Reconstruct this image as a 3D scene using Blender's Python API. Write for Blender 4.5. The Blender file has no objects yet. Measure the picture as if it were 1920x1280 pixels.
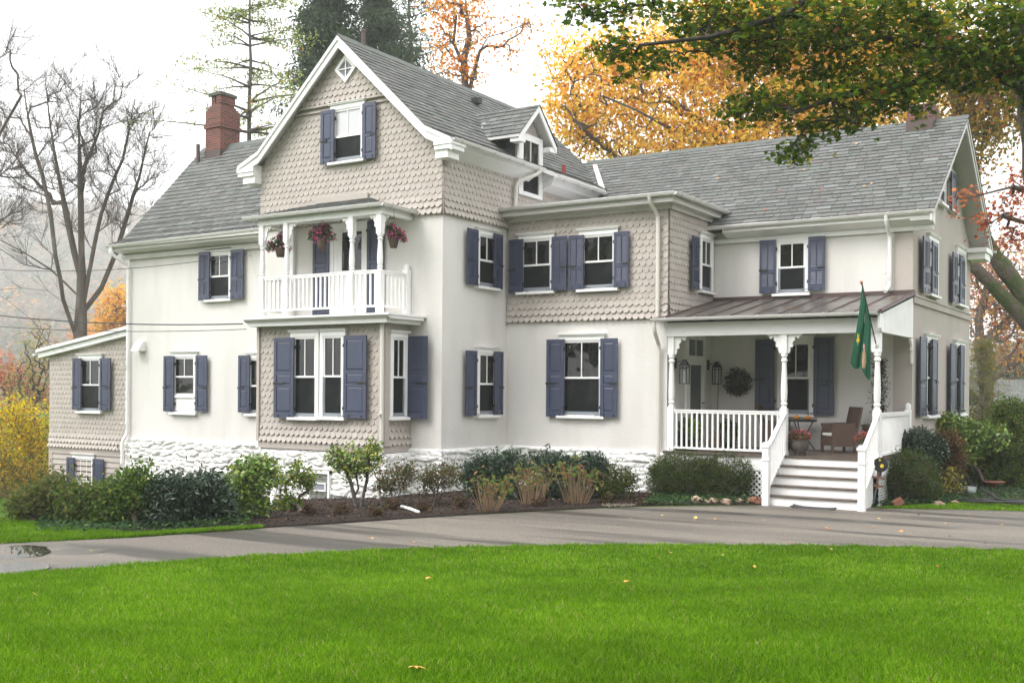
import bpy, math, random
import numpy as np
from mathutils import Vector, Matrix
rng = np.random.default_rng(7); random.seed(7)
SC = bpy.context.scene; COL = SC.collection
# ------------------------------------------------------------------ camera, sky, sun, exposure
CF = 2022.447; CCX = 960.0; CCY = 728.89
CR = np.array([0.84211339, 0.53924111, 0.00800376]); CU = np.array([-0.00674276, -0.00431224, 0.99996797]); CW = np.array([-0.53925835, 0.84214039, -0.0000045789])
cam = bpy.data.cameras.new('camera'); camo = bpy.data.objects.new('camera', cam); COL.objects.link(camo)
cam.sensor_width = 36.0; cam.lens = 36.0*CF/1920; cam.shift_y = (CCY-640)/1920.0
cam.clip_start = 0.1; cam.clip_end = 3000
camo.matrix_world = Matrix(((CR[0], CU[0], -CW[0], 0), (CR[1], CU[1], -CW[1], 0), (CR[2], CU[2], -CW[2], 0), (0, 0, 0, 1)))
SC.camera = camo
SUN_EL = math.radians(50); SUN_AZ = math.radians(205)      # azimuth clockwise from +Y: behind the camera, to its left
w = bpy.data.worlds.new('World'); SC.world = w; w.use_nodes = True
nt = w.node_tree; bg = nt.nodes['Background']
sky = nt.nodes.new('ShaderNodeTexSky'); sky.sky_type = 'NISHITA'; sky.sun_disc = False
sky.sun_elevation = SUN_EL; sky.sun_rotation = SUN_AZ; sky.air_density = 1.0; sky.dust_density = 5.0
hs = nt.nodes.new('ShaderNodeHueSaturation'); hs.inputs['Saturation'].default_value = 0.12
mx = nt.nodes.new('ShaderNodeMix'); mx.data_type = 'RGBA'; mx.inputs[0].default_value = 0.6
mx.inputs[7].default_value = (11.0, 11.1, 11.3, 1)          # even cloud cover
nt.links.new(sky.outputs[0], hs.inputs['Color']); nt.links.new(hs.outputs[0], mx.inputs[6]); nt.links.new(mx.outputs[2], bg.inputs[0])
bg.inputs[1].default_value = 0.13
sl = bpy.data.lights.new('sun', 'SUN'); sl.energy = 0.9; sl.angle = math.radians(25); sl.color = (1.0, 0.97, 0.92)
so = bpy.data.objects.new('sun', sl); COL.objects.link(so)
sd = Vector((math.sin(SUN_AZ)*math.cos(SUN_EL), math.cos(SUN_AZ)*math.cos(SUN_EL), math.sin(SUN_EL)))
so.rotation_euler = sd.to_track_quat('Z', 'Y').to_euler()
SC.view_settings.view_transform = 'Standard'; SC.view_settings.look = 'None'
SC.view_settings.exposure = 1.16; SC.view_settings.gamma = 1.0
SC.cycles.max_bounces = 6; SC.cycles.transparent_max_bounces = 8; SC.cycles.volume_bounces = 3

# ------------------------------------------------------------------ measuring helpers (photo sightline met with a known wall plane)
def ray(px, py): return CW + CR*(px-CCX)/CF - CU*(py-CCY)/CF
def pix(px, py, X=None, Y=None, Z=None):
    d = ray(px, py)
    t = X/d[0] if X is not None else (Y/d[1] if Y is not None else Z/d[2])
    return d*t
def pd(px, py, d): return ray(px, py)*d
def sm(t): t = np.clip(t, 0, 1); return t*t*(3-2*t)
def gz(x, y):
    d = x*CW[0]+y*CW[1]; l = x*CR[0]+y*CR[1]
    z = -1.55-0.70*sm((d-4)/11)-0.010*np.maximum(0, np.minimum(d, 60)-15)
    z = z-0.075*np.clip(-l-1, 0, 12)*sm((d-18)/7)
    # hillside far behind, to the left
    z = z+96*sm((d-340)/480)*sm((-l+90)/190)+20*sm((d-360)/440)
    return z
def gpix(px, py):
    d = ray(px, py); t = 4.0
    for i in range(4000):
        p = d*t
        if p[2] <= gz(p[0], p[1]): return p
        t += 0.02+t*0.0005
    return p

# ------------------------------------------------------------------ materials
def mat(name, col, rough=0.7, noise=None, bump=None, attr=False, metal=0.0, spec=0.5, trans=0.0):
    m = bpy.data.materials.new(name); m.use_nodes = True; t = m.node_tree; b = t.nodes['Principled BSDF']
    b.inputs['Roughness'].default_value = rough; b.inputs['Metallic'].default_value = metal
    b.inputs['Specular IOR Level'].default_value = spec
    tc = t.nodes.new('ShaderNodeTexCoord'); src = None
    if attr:
        a = t.nodes.new('ShaderNodeAttribute'); a.attribute_name = 'Col'; src = a.outputs['Color']
        if col is not None:
            mm = t.nodes.new('ShaderNodeMix'); mm.data_type = 'RGBA'; mm.blend_type = 'MULTIPLY'; mm.inputs[0].default_value = 1
            mm.inputs[6].default_value = (*col, 1); t.links.new(src, mm.inputs[7]); src = mm.outputs[2]
    if noise:   # (scale, second colour, low, high[, stretch])
        n = t.nodes.new('ShaderNodeTexNoise'); n.inputs['Scale'].default_value = noise[0]; n.inputs['Detail'].default_value = 7
        vec = tc.outputs['Object']
        if len(noise) > 4:
            mp = t.nodes.new('ShaderNodeMapping'); mp.inputs['Scale'].default_value = noise[4]; t.links.new(vec, mp.inputs[0]); vec = mp.outputs[0]
        t.links.new(vec, n.inputs['Vector'])
        r = t.nodes.new('ShaderNodeMapRange'); r.inputs[1].default_value = noise[2]; r.inputs[2].default_value = noise[3]
        t.links.new(n.outputs['Fac'], r.inputs[0])
        mm = t.nodes.new('ShaderNodeMix'); mm.data_type = 'RGBA'; t.links.new(r.outputs[0], mm.inputs[0])
        if src is not None: t.links.new(src, mm.inputs[6])
        else: mm.inputs[6].default_value = (*col, 1)
        mm.inputs[7].default_value = (*noise[1], 1)
        if attr and len(noise) > 5: pass
        src = mm.outputs[2]
    if src is not None: t.links.new(src, b.inputs['Base Color'])
    else: b.inputs['Base Color'].default_value = (*col, 1)
    if bump:    # (scale, strength, distance)
        n = t.nodes.new('ShaderNodeTexNoise'); n.inputs['Scale'].default_value = bump[0]; n.inputs['Detail'].default_value = 8
        t.links.new(tc.outputs['Object'], n.inputs['Vector'])
        bp = t.nodes.new('ShaderNodeBump'); bp.inputs['Strength'].default_value = bump[1]; bp.inputs['Distance'].default_value = bump[2]
        t.links.new(n.outputs['Fac'], bp.inputs['Height']); t.links.new(bp.outputs[0], b.inputs['Normal'])
    if trans > 0:
        tr = t.nodes.new('ShaderNodeBsdfTranslucent'); ms = t.nodes.new('ShaderNodeMixShader'); ms.inputs[0].default_value = trans
        if src is not None: t.links.new(src, tr.inputs[0])
        else: tr.inputs[0].default_value = (*col, 1)
        t.links.new(b.outputs[0], ms.inputs[1]); t.links.new(tr.outputs[0], ms.inputs[2])
        t.links.new(ms.outputs[0], t.nodes['Material Output'].inputs[0])
    return m
M = {}
M['stucco'] = mat('stucco', (.686, .663, .633), .92, (1.6, (.588, .562, .524), .44, .80, (1, 1, .22)), (34, .30, .03))
M['stucco_shade'] = mat('shaded_stucco', (.445, .395, .360), .92, (1.1, (.38, .345, .305), .4, .75, (1, 1, .35)), (30, .5, .02))  # stucco for the right gable end, its side-facing shade put into the colour
M['siding'] = mat('siding_paint', (.430, .384, .346), .75, attr=True, bump=(30, .15, .01))
M['stone'] = mat('painted_stone', (.80, .795, .77), .85, (2.6, (.66, .64, .60), .5, .75), (22, .7, .03))
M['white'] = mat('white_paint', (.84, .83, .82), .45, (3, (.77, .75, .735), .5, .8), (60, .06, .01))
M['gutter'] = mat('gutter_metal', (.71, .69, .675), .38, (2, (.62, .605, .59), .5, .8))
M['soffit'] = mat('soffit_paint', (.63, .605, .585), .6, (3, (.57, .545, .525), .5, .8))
M['pipe'] = mat('downspout_paint', (.62, .585, .53), .5)
M['blue'] = mat('shutter_paint', (.047, .056, .100), .42, (5, (.039, .047, .085), .4, .7), (70, .08, .01))
M['iron'] = mat('black_iron', (.012, .012, .014), .45)
M['slate'] = mat('roof_shingle', (.112, .114, .110), .86, attr=True, bump=(90, .5, .008))
M['ridge'] = mat('ridge_cap', (.105, .115, .105), .85, bump=(60, .4, .01))
M['sheet'] = mat('dark_sheet_metal', (.085, .072, .062), .32, (3, (.16, .15, .14), .45, .62), metal=.35)
M['flash'] = mat('lead_flashing', (.50, .50, .51), .45, metal=.4)
M['brown'] = mat('brown_metal', (.075, .045, .04), .5)
M['board'] = mat('porch_boards', (.085, .063, .05), .45, (6, (.13, .10, .08), .45, .65, (1, 12, 1)), (20, .3, .01))
M['asphalt'] = None
M['iron2'] = M['iron']
M['wicker'] = mat('wicker', (.095, .055, .038), .6, bump=(160, .9, .01))
M['cushion'] = mat('cushion_cloth', (.72, .70, .66), .9)
M['bark'] = mat('bark', (.085, .070, .058), .95, (4, (.15, .13, .11), .45, .7, (1, 1, .25)), (14, .9, .05))
M['bark_dark'] = mat('dark_bark', (.030, .025, .021), .9, (6, (.055, .047, .04), .45, .7), (14, .8, .03))
M['bark_pale'] = mat('pale_bark', (.15, .125, .10), .95, (3, (.09, .075, .06), .45, .7, (1, 1, .25)), (12, 1, .06))
M['bark_moss'] = mat('mossy_bark', (.085, .066, .052), .95, (1.0, (.045, .062, .012), .47, .53), (10, 1, .08))
M['twig'] = mat('twig', (.085, .062, .052), .9)
M['leaf'] = mat('leaf', None, .55, attr=True, trans=.55, spec=.22)
M['leafgold'] = mat('gold_leaf', None, .6, attr=True, trans=.65, spec=.15)
M['leafdark'] = mat('waxy_leaf', None, .33, attr=True, trans=.12, spec=.6)
M['petal'] = mat('petal', None, .6, attr=True, trans=.3)
M['pot'] = mat('pot_clay', (.075, .06, .052), .7, (8, (.12, .10, .09), .5, .7), (30, .4, .01))
M['basketpot'] = mat('basket_fibre', (.10, .065, .045), .95, bump=(60, .9, .02))
M['pumpkin'] = mat('pumpkin_skin', (.72, .26, .02), .45)
M['rock'] = mat('garden_rock', (.36, .27, .20), .9, (5, (.22, .13, .09), .45, .65), (9, .8, .04))
M['terracotta'] = mat('terracotta', (.25, .10, .06), .8, bump=(30, .4, .01))
M['lampmetal'] = mat('lantern_metal', (.02, .03, .028), .5)
M['lampglass'] = mat('lantern_glass', (.35, .37, .36), .12)
M['green_cloth'] = mat('green_cloth', (.010, .12, .060), .8, (3, (.008, .085, .045), .4, .7), trans=.15)
M['yellow'] = mat('yellow_cloth', (.75, .55, .03), .8); M['tan'] = mat('tan_cloth', (.42, .25, .14), .8); M['pink'] = mat('pink_cloth', (.70, .25, .30), .8)
M['zinc'] = mat('zinc', (.22, .24, .23), .4, (5, (.15, .16, .15), .4, .7), metal=.6)
M['rubber'] = mat('rubber', (.03, .03, .032), .7)
M['wood'] = mat('weathered_wood', (.18, .10, .065), .85)
M['bluewood'] = mat('blue_wood', (.07, .11, .13), .8)
M['far_stone'] = mat('far_wall', (.4, .36, .31), .9)
M['broom'] = mat('straw', (.42, .27, .13), .85)

def glass(name, col, curtain=None):
    m = mat(name, col, .03, spec=.5)
    b = m.node_tree.nodes['Principled BSDF']; b.inputs['IOR'].default_value = 1.5
    t = m.node_tree; tc = t.nodes.new('ShaderNodeTexCoord')
    if max(col) < .05:          # dim shapes of the rooms behind
        n2 = t.nodes.new('ShaderNodeTexNoise'); n2.inputs['Scale'].default_value = 1.1; n2.inputs['Detail'].default_value = 3; rr_ = t.nodes.new('ShaderNodeMapRange'); rr_.inputs[1].default_value = .5; rr_.inputs[2].default_value = .75
        m2 = t.nodes.new('ShaderNodeMix'); m2.data_type = 'RGBA'; m2.inputs[6].default_value = (*col, 1); m2.inputs[7].default_value = (.07, .068, .06, 1); t.links.new(tc.outputs['Object'], n2.inputs['Vector']); t.links.new(n2.outputs['Fac'], rr_.inputs[0]); t.links.new(rr_.outputs[0], m2.inputs[0]); t.links.new(m2.outputs[2], b.inputs['Base Color'])
    n = t.nodes.new('ShaderNodeTexNoise'); n.inputs['Scale'].default_value = 2.2; n.inputs['Detail'].default_value = 1
    bp = t.nodes.new('ShaderNodeBump'); bp.inputs['Strength'].default_value = .12; bp.inputs['Distance'].default_value = .05
    t.links.new(tc.outputs['Object'], n.inputs['Vector']); t.links.new(n.outputs[0], bp.inputs['Height']); t.links.new(bp.outputs[0], b.inputs['Normal'])
    return m
M['glass'] = glass('window_glass', (.006, .007, .006)); M['glass_pale'] = glass('shaded_glass', (.55, .55, .57))
M['screen'] = mat('insect_screen', (.008, .009, .010), .45, (1.3, (.040, .040, .038), .50, .72), spec=.12)
M['sashgrey'] = mat('sash_grey', (.22, .24, .27), .5)
def brickmat(name, painted=False):
    m = bpy.data.materials.new(name); m.use_nodes = True; t = m.node_tree; b = t.nodes['Principled BSDF']; b.inputs['Roughness'].default_value = .9
    tc = t.nodes.new('ShaderNodeTexCoord'); sp = t.nodes.new('ShaderNodeSeparateXYZ'); ad = t.nodes.new('ShaderNodeMath'); cb = t.nodes.new('ShaderNodeCombineXYZ')
    t.links.new(tc.outputs['Object'], sp.inputs[0]); t.links.new(sp.outputs[0], ad.inputs[0]); t.links.new(sp.outputs[1], ad.inputs[1])
    t.links.new(ad.outputs[0], cb.inputs[0]); t.links.new(sp.outputs[2], cb.inputs[1])
    bk = t.nodes.new('ShaderNodeTexBrick'); t.links.new(cb.outputs[0], bk.inputs['Vector'])
    bk.inputs['Scale'].default_value = 1; bk.inputs['Brick Width'].default_value = .21; bk.inputs['Row Height'].default_value = .072; bk.inputs['Mortar Size'].default_value = .007
    bk.inputs['Color1'].default_value = (.20, .058, .038, 1); bk.inputs['Color2'].default_value = (.085, .035, .03, 1); bk.inputs['Mortar'].default_value = (.20, .15, .13, 1)
    t.links.new(bk.outputs[0], b.inputs['Base Color'])
    bp = t.nodes.new('ShaderNodeBump'); bp.inputs['Distance'].default_value = .01; bp.inputs['Strength'].default_value = .8; bp.invert = True
    t.links.new(bk.outputs['Fac'], bp.inputs['Height']); t.links.new(bp.outputs[0], b.inputs['Normal'])
    return m
M['brick'] = brickmat('brick')

# ------------------------------------------------------------------ objects
def tagit(o, label=None, cat=None, group=None, kind=None):
    if label: o['label'] = label
    if cat: o['category'] = cat
    if group: o['group'] = group
    if kind: o['kind'] = kind
    return o
def empty(name, loc=(0, 0, 0), parent=None):
    o = bpy.data.objects.new(name, None); COL.objects.link(o); o.empty_display_size = .2
    o.location = loc
    if parent: o.parent = parent
    return o
def thing(name, label, cat, loc, group=None): return tagit(empty(name, loc), label, cat, group)
class MB:
    def __init__(s): s.v = []; s.f = []; s.m = []; s.c = []
    def add(s, vs, fs, m=0, c=None):
        n = len(s.v); s.v += [tuple(map(float, p)) for p in vs]
        for f in fs: s.f.append(tuple(n+i for i in f)); s.m.append(m); s.c.append(c or (1, 1, 1))
    def box(s, a, b, m=0, c=None):
        x0, y0, z0 = a; x1, y1, z1 = b
        s.add([(x0, y0, z0), (x1, y0, z0), (x1, y1, z0), (x0, y1, z0), (x0, y0, z1), (x1, y0, z1), (x1, y1, z1), (x0, y1, z1)],
              [(0, 3, 2, 1), (4, 5, 6, 7), (0, 1, 5, 4), (1, 2, 6, 5), (2, 3, 7, 6), (3, 0, 4, 7)], m, c)
    def fbox(s, F, u0, u1, z0, z1, d0, d1, m=0, c=None):
        vs = [F(u, z, d) for d in (d0, d1) for z in (z0, z1) for u in (u0, u1)]
        s.add(vs, [(0, 1, 3, 2), (4, 6, 7, 5), (0, 2, 6, 4), (1, 5, 7, 3), (0, 4, 5, 1), (2, 3, 7, 6)], m, c)
    def prism(s, poly, axis, a, b, m=0, c=None):
        """poly of 2D points; axis 'x': points are (y,z); 'y': (x,z); 'z': (x,y)"""
        def P(p, t): return (t, p[0], p[1]) if axis == 'x' else ((p[0], t, p[1]) if axis == 'y' else (p[0], p[1], t))
        n = len(poly); s.add([P(p, a) for p in poly]+[P(p, b) for p in poly],
            [tuple(range(n))[::-1], tuple(range(n, 2*n))]+[(i, (i+1) % n, n+(i+1) % n, n+i) for i in range(n)], m, c)
    def tube(s, pts, r, n=8, m=0, c=None, caps=True):
        pts = [np.array(p, float) for p in pts]; rs = r if hasattr(r, '__len__') else [r]*len(pts)
        base = len(s.v); prev = None; rings = []
        for i, p in enumerate(pts):
            t = pts[min(i+1, len(pts)-1)]-pts[max(i-1, 0)]; t = t/(np.linalg.norm(t)+1e-9)
            if prev is None:
                a = np.array([0, 0, 1.]) if abs(t[2]) < .9 else np.array([1., 0, 0]); a = np.cross(t, a)
            else: a = prev-t*np.dot(prev, t)
            a = a/(np.linalg.norm(a)+1e-9); prev = a; b = np.cross(t, a)
            rings.append([p+rs[i]*(a*math.cos(2*math.pi*k/n)+b*math.sin(2*math.pi*k/n)) for k in range(n)])
        vs = [q for R in rings for q in R]; fs = []
        for i in range(len(pts)-1):
            for k in range(n): fs.append((i*n+k, i*n+(k+1) % n, (i+1)*n+(k+1) % n, (i+1)*n+k))
        if caps: fs.append(tuple(range(n))[::-1]); fs.append(tuple(range(len(vs)-n, len(vs))))
        s.add(vs, fs, m, c)
    def lathe(s, cx, cy, prof, n=16, m=0, c=None):
        s.tube([(cx, cy, z) for z, r in prof], [r for z, r in prof], n, m, c)
    def build(s, name, mats, parent=None, smooth=False, col=False):
        me = bpy.data.meshes.new(name); me.from_pydata(s.v, [], s.f)
        if not isinstance(mats, (list, tuple)): mats = [mats]
        for q in mats: me.materials.append(q)
        me.polygons.foreach_set('material_index', s.m)
        if smooth: me.polygons.foreach_set('use_smooth', [True]*len(s.f))
        if col:
            a = me.color_attributes.new('Col', 'FLOAT_COLOR', 'CORNER')
            arr = np.repeat(np.array(s.c, np.float32), [len(f) for f in s.f], axis=0)
            arr = np.concatenate([arr, np.ones((len(arr), 1), np.float32)], 1); a.data.foreach_set('color', arr.ravel())
        me.update(); o = bpy.data.objects.new(name, me); COL.objects.link(o)
        if parent is not None:
            o.parent = parent
            P = Matrix.Identity(4); q = parent
            while q is not None: P = Matrix.Translation(q.location) @ P; q = q.parent
            me.transform(P.inverted())          # vertices are given in world space; things stand at their base
        return o
def npmesh(name, V, F, mats, cols=None, parent=None, midx=None, smooth=False):
    """V (n,3) world, F (m,k) same-size faces"""
    me = bpy.data.meshes.new(name); V = np.asarray(V, np.float32); F = np.asarray(F, np.int32); m, k = F.shape
    if parent is not None:
        off = np.zeros(3); q = parent
        while q is not None: off += np.array(q.location); q = q.parent
        V = V-off.astype(np.float32)
    me.vertices.add(len(V)); me.vertices.foreach_set('co', V.ravel())
    me.loops.add(m*k); me.loops.foreach_set('vertex_index', F.ravel())
    me.polygons.add(m); me.polygons.foreach_set('loop_start', np.arange(0, m*k, k, dtype=np.int32))
    for q in (mats if isinstance(mats, (list, tuple)) else [mats]): me.materials.append(q)
    if smooth: me.polygons.foreach_set('use_smooth', np.ones(m, bool))
    if midx is not None: me.polygons.foreach_set('material_index', midx)
    me.update(calc_edges=True)
    if cols is not None:
        a = me.color_attributes.new('Col', 'FLOAT_COLOR', 'CORNER')
        arr = np.repeat(np.asarray(cols, np.float32), k, axis=0); arr = np.concatenate([arr, np.ones((len(arr), 1), np.float32)], 1)
        a.data.foreach_set('color', arr.ravel())
    me.validate(); o = bpy.data.objects.new(name, me); COL.objects.link(o)
    if parent is not None: o.parent = parent
    return o
def copy_tree(o, parent=None):
    c = o.copy(); COL.objects.link(c); c.parent = parent
    for ch in list(o.children): copy_tree(ch, c)
    return c

class Frame:
    """a wall plane: u along it, z up, d out of it"""
    def __init__(s, kind, c): s.k = kind; s.c = c
    def __call__(s, u, z, d=0): return (u, s.c-d, z) if s.k == 'F' else (s.c+d, u, z)
    def at(s, px, py, d=0):
        p = pix(px, py, Y=s.c-d) if s.k == 'F' else pix(px, py, X=s.c+d)
        return (p[0] if s.k == 'F' else p[1]), p[2]
FD = Frame('F', 20.45); FS = Frame('F', 20.90); FA = Frame('F', 19.66); FB = Frame('F', 22.36); FC = Frame('F', 24.98); FY = Frame('F', 18.73)
SA = Frame('S', -14.48); SB = Frame('S', -10.17); SG = Frame('S', -5.44); SY = Frame('S', -15.38)
# ------------------------------------------------------------------ ground, drive, beds
def sheet(name, poly, off, m, step=.35, kind='structure', label=None):
    """a sheet over the terrain inside a polygon (world xy)"""
    poly = np.array(poly); x0, y0 = poly.min(0); x1, y1 = poly.max(0)
    # strips between two polylines: poly given as two matching chains
    raise NotImplementedError
def strip(name, A, B, off, m, nu=40, sub=8, close=None):
    """sheet between polyline A and polyline B (world xy), following the ground"""
    def res(P, n):
        P = np.array(P, float); d = np.r_[0, np.cumsum(np.hypot(*np.diff(P, axis=0).T))]; t = np.linspace(0, d[-1], n)
        return np.c_[np.interp(t, d, P[:, 0]), np.interp(t, d, P[:, 1])]
    a = res(A, nu); b = res(B, nu); V = []
    for j in range(sub+1):
        q = a+(b-a)*j/sub; V.append(np.c_[q, gz(q[:, 0], q[:, 1])+off])
    e = V[0].copy(); e[:, 2] -= off+.04; V = [e]+V; sub += 1
    V = np.concatenate(V); F = []
    for j in range(sub):
        for i in range(nu-1): F.append((j*nu+i, j*nu+i+1, (j+1)*nu+i+1, (j+1)*nu+i))
    o = npmesh(name, V, F, m, smooth=True); tagit(o, kind='structure'); return o
def axisgrid(n, lim, fine):
    t = np.linspace(-1, 1, n); return np.sign(t)*(np.abs(t)*fine+(np.abs(t)**4)*(lim-fine))
gd = np.r_[np.linspace(-90, -13, 30), np.linspace(-12, 34, 150), 34+np.cumsum(np.linspace(.6, 25, 95))]; gl = axisgrid(201, 1150, 28)
GD, GL = np.meshgrid(gd, gl, indexing='ij'); GX = GD*CW[0]+GL*CR[0]; GY = GD*CW[1]+GL*CR[1]
GV = np.c_[GX.ravel(), GY.ravel(), gz(GX, GY).ravel()]; nl = len(gl)
ii, jj = np.meshgrid(np.arange(len(gd)-1), np.arange(nl-1), indexing='ij'); q0 = (ii*nl+jj).ravel()
GF = np.c_[q0, q0+nl, q0+nl+1, q0+1]
mg = mat('lawn_soil', (.065, .125, .016), .95, (2.5, (.045, .090, .012), .4, .7), (60, .8, .04), spec=.03)
lawn = npmesh('lawn', GV, GF, mg, smooth=True); tagit(lawn, kind='structure')
def gp(px, py): p = gpix(px, py); return (p[0], p[1])
far = [gp(-420, 1052), gp(-200, 1034), gp(0, 1020), gp(250, 1008), gp(490, 991), gp(620, 984), gp(760, 974), gp(950, 963), gp(1180, 951), gp(1430, 948), gp(1700, 953), gp(1920, 959), gp(2300, 968)]
near = [gp(-420, 1120), gp(-200, 1104), gp(0, 1080), gp(250, 1058), gp(480, 1043), gp(700, 1032), gp(900, 1026), gp(1050, 1023), gp(1200, 1022), gp(1500, 1023), gp(1700, 1027), gp(1920, 1033), gp(2300, 1044)]
def asphaltmat():
    m = bpy.data.materials.new('asphalt'); m.use_nodes = True; t = m.node_tree; b = t.nodes['Principled BSDF']; L = t.links
    tc = t.nodes.new('ShaderNodeTexCoord')
    def noise(s, det=6, scl=None, rot=0):
        n = t.nodes.new('ShaderNodeTexNoise'); n.inputs['Scale'].default_value = s; n.inputs['Detail'].default_value = det
        mp = t.nodes.new('ShaderNodeMapping'); mp.inputs['Rotation'].default_value = (0, 0, rot); mp.inputs['Scale'].default_value = scl or (1, 1, 1)
        L.new(tc.outputs['Object'], mp.inputs[0]); L.new(mp.outputs[0], n.inputs['Vector']); return n.outputs['Fac']
    def rng_(s, a, b2):
        r = t.nodes.new('ShaderNodeMapRange'); r.inputs[1].default_value = a; r.inputs[2].default_value = b2; L.new(s, r.inputs[0]); return r.outputs[0]
    def mix(f, a, b2):
        x = t.nodes.new('ShaderNodeMix'); x.data_type = 'RGBA'; L.new(f, x.inputs[0])
        for k, v in ((6, a), (7, b2)):
            if isinstance(v, tuple): x.inputs[k].default_value = (*v, 1)
            else: L.new(v, x.inputs[k])
        return x.outputs[2]
    ang = -math.radians(26)
    base = mix(rng_(noise(.5, 6, (.35, 1.6, 1), ang), .35, .65), (.165, .141, .112), (.090, .076, .062))
    base = mix(rng_(noise(42, 3), .52, .74), base, (.27, .245, .21))
    base = mix(rng_(noise(36, 2), .56, .74), base, (.06, .055, .05))
    wet = rng_(noise(.8, 7, (.16, 1.9, 1), ang),   .50, .60)
    base = mix(wet, base, (.048, .041, .034))
    L.new(base, b.inputs['Base Color'])
    r = t.nodes.new('ShaderNodeMapRange'); r.inputs[3].default_value = .82; r.inputs[4].default_value = .42; L.new(wet, r.inputs[0]); L.new(r.outputs[0], b.inputs['Roughness'])
    bp = t.nodes.new('ShaderNodeBump'); bp.inputs['Strength'].default_value = .5; bp.inputs['Distance'].default_value = .012; L.new(noise(120, 4), bp.inputs['Height']); L.new(bp.outputs[0], b.inputs['Normal'])
    return m
M['asphalt'] = asphaltmat()
strip('driveway', far, near, .012, M['asphalt'], 120, 14)
def blob(pts, n=40):      # ragged outline round given px points
    return pts
mwater = mat('puddle_water', (.03, .03, .028), .02, spec=1.0)
for pts in ([(-160, 1062), (-60, 1056), (0, 1051), (45, 1047), (78, 1045), (95, 1038), (88, 1029), (50, 1026), (0, 1029), (-60, 1034), (-160, 1044)],
            [(-120, 1092), (0, 1079), (45, 1075), (94, 1070), (99, 1063), (60, 1061), (10, 1064), (-120, 1074)],
            [(98, 1044), (160, 1042), (205, 1036), (190, 1031), (130, 1031), (97, 1035)],
            [(96, 1072), (170, 1067), (235, 1060), (210, 1057), (150, 1059), (100, 1064)]):
    V = []
    dense = []
    for i in range(len(pts)):
        a, b2 = pts[i], pts[(i+1) % len(pts)]
        for t_ in (0, .33, .66): dense.append((a[0]+(b2[0]-a[0])*t_+random.uniform(-4, 4), a[1]+(b2[1]-a[1])*t_+random.uniform(-.7, .7)))
    W = [gp(*q) for q in dense]; c = np.mean(W, 0)
    zl_ = float(np.mean([gz(x, y) for x, y in W]))+.018; vs = [(c[0], c[1], zl_)]+[(x, y, zl_) for x, y in W]; n = len(W)
    mb = MB(); mb.add(vs, [(0, 1+i, 1+(i+1) % n) for i in range(n)]); o = mb.build('puddle', mwater if pts[0][0] < 0 else mat('damp_asphalt', (.085, .075, .066), .30), smooth=True); tagit(o, kind='structure')
mm = mat('mulch', (.024, .014, .010), .97, (18, (.055, .03, .02), .5, .72), (40, 1.0, .08))
bed_front = [gp(395, 999), gp(490, 990), gp(620, 982.5), gp(760, 972.5), gp(950, 961.5), gp(1180, 949.5), gp(1230, 948)]
bed_back = [(-24.5, 20.35), (-21.5, 20.4), (-19.3, 19.3), (-17, 18.9), (-15.2, 19.4), (-14.4, 20), (-12.5, 22.1), (-10.2, 22.3)]
strip('mulch_bed', bed_front, bed_back, .03, mm, 60, 8)
strip('soil_bed', [gp(1230, 947.5), gp(1432, 946.5)], [(-10.2, 22.3), (-7.4, 22.2)], .03, mm, 20, 6)
strip('ivy_soil', [gp(1622, 951.5), gp(1760, 953), gp(1830, 950), gp(2050, 952)], [(-5.4, 22.4), (-5.3, 27), (-4, 31), (3, 34)], .03, mm, 30, 10)
strip('shrub_bed', [gp(25, 990), gp(150, 1003), gp(300, 1004), gp(395, 999)], [(-31.5, 20.8), (-28, 20.7), (-25, 20.3), (-24.5, 20.35)], .028, mm, 30, 6)
# wood-chip bits over the mulch
def scatter_strip(A, B, n):
    A = np.array(A); B = np.array(B); u = rng.random(n); v = rng.random(n)
    def ip(P, u): t = u*(len(P)-1); i = np.minimum(t.astype(int), len(P)-2); f = (t-i)[:, None]; return P[i]*(1-f)+P[i+1]*f
    return ip(A, u)*(1-v[:, None])+ip(B, u)*v[:, None]

# ------------------------------------------------------------------ THE HOUSE
house = thing('house', 'large pale stucco house with grey shingled roofs and blue shutters', 'house', (-15, 21, -2.5))
ZB = -4.2
def part(mb, name, m, parent=house, **k): return mb.build(name, m, parent, **k)
# wall bodies (walls that meet butt into one another's insides, never flush on a seen face)
b = MB(); b.box((-20.19, 19.66, ZB), (-14.48, 28.1, 5.35)); b.prism([(-20.19, 5.35), (-14.48, 5.35), (-14.60, 5.75), (-17.37, 8.13), (-20.07, 5.75)], 'y', 19.66, 28.05); part(b, 'wall', M['stucco'])
b = MB(); b.box((-14.9, 22.36, ZB), (-10.17, 27.5, 4.28)); part(b, 'wall', M['stucco'])
b = MB(); b.box((-10.6, 24.98, ZB), (-5.455, 31.93, 3.85)); part(b, 'wall', M['stucco'])
b = MB(); b.prism([(24.975, ZB), (31.94, ZB), (31.94, 3.9), (28.46, 6.52), (24.975, 3.9)], 'x', -5.85, -5.44); part(b, 'wall', M['stucco_shade'])  # gable end painted darker, as the side turned from the light
b = MB(); b.box((-26.36, 20.45, ZB), (-20.0, 26.4, 3.95)); b.prism([(20.6, 3.9), (26.3, 3.9), (23.43, 7.25)], 'x', -26.355, -20.1); part(b, 'wall', M['stucco'])
b = MB(); b.prism([(-30.73, ZB), (-26.2, ZB), (-26.2, 1.75), (-30.73, .93)], 'y', 20.9, 25.5); part(b, 'wall', M['siding'], col=True)
b = MB(); b.box((-19.24, 18.73, -1.44), (-15.38, 19.9, 1.5)); part(b, 'bay_wall', M['siding'], col=True)
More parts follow.
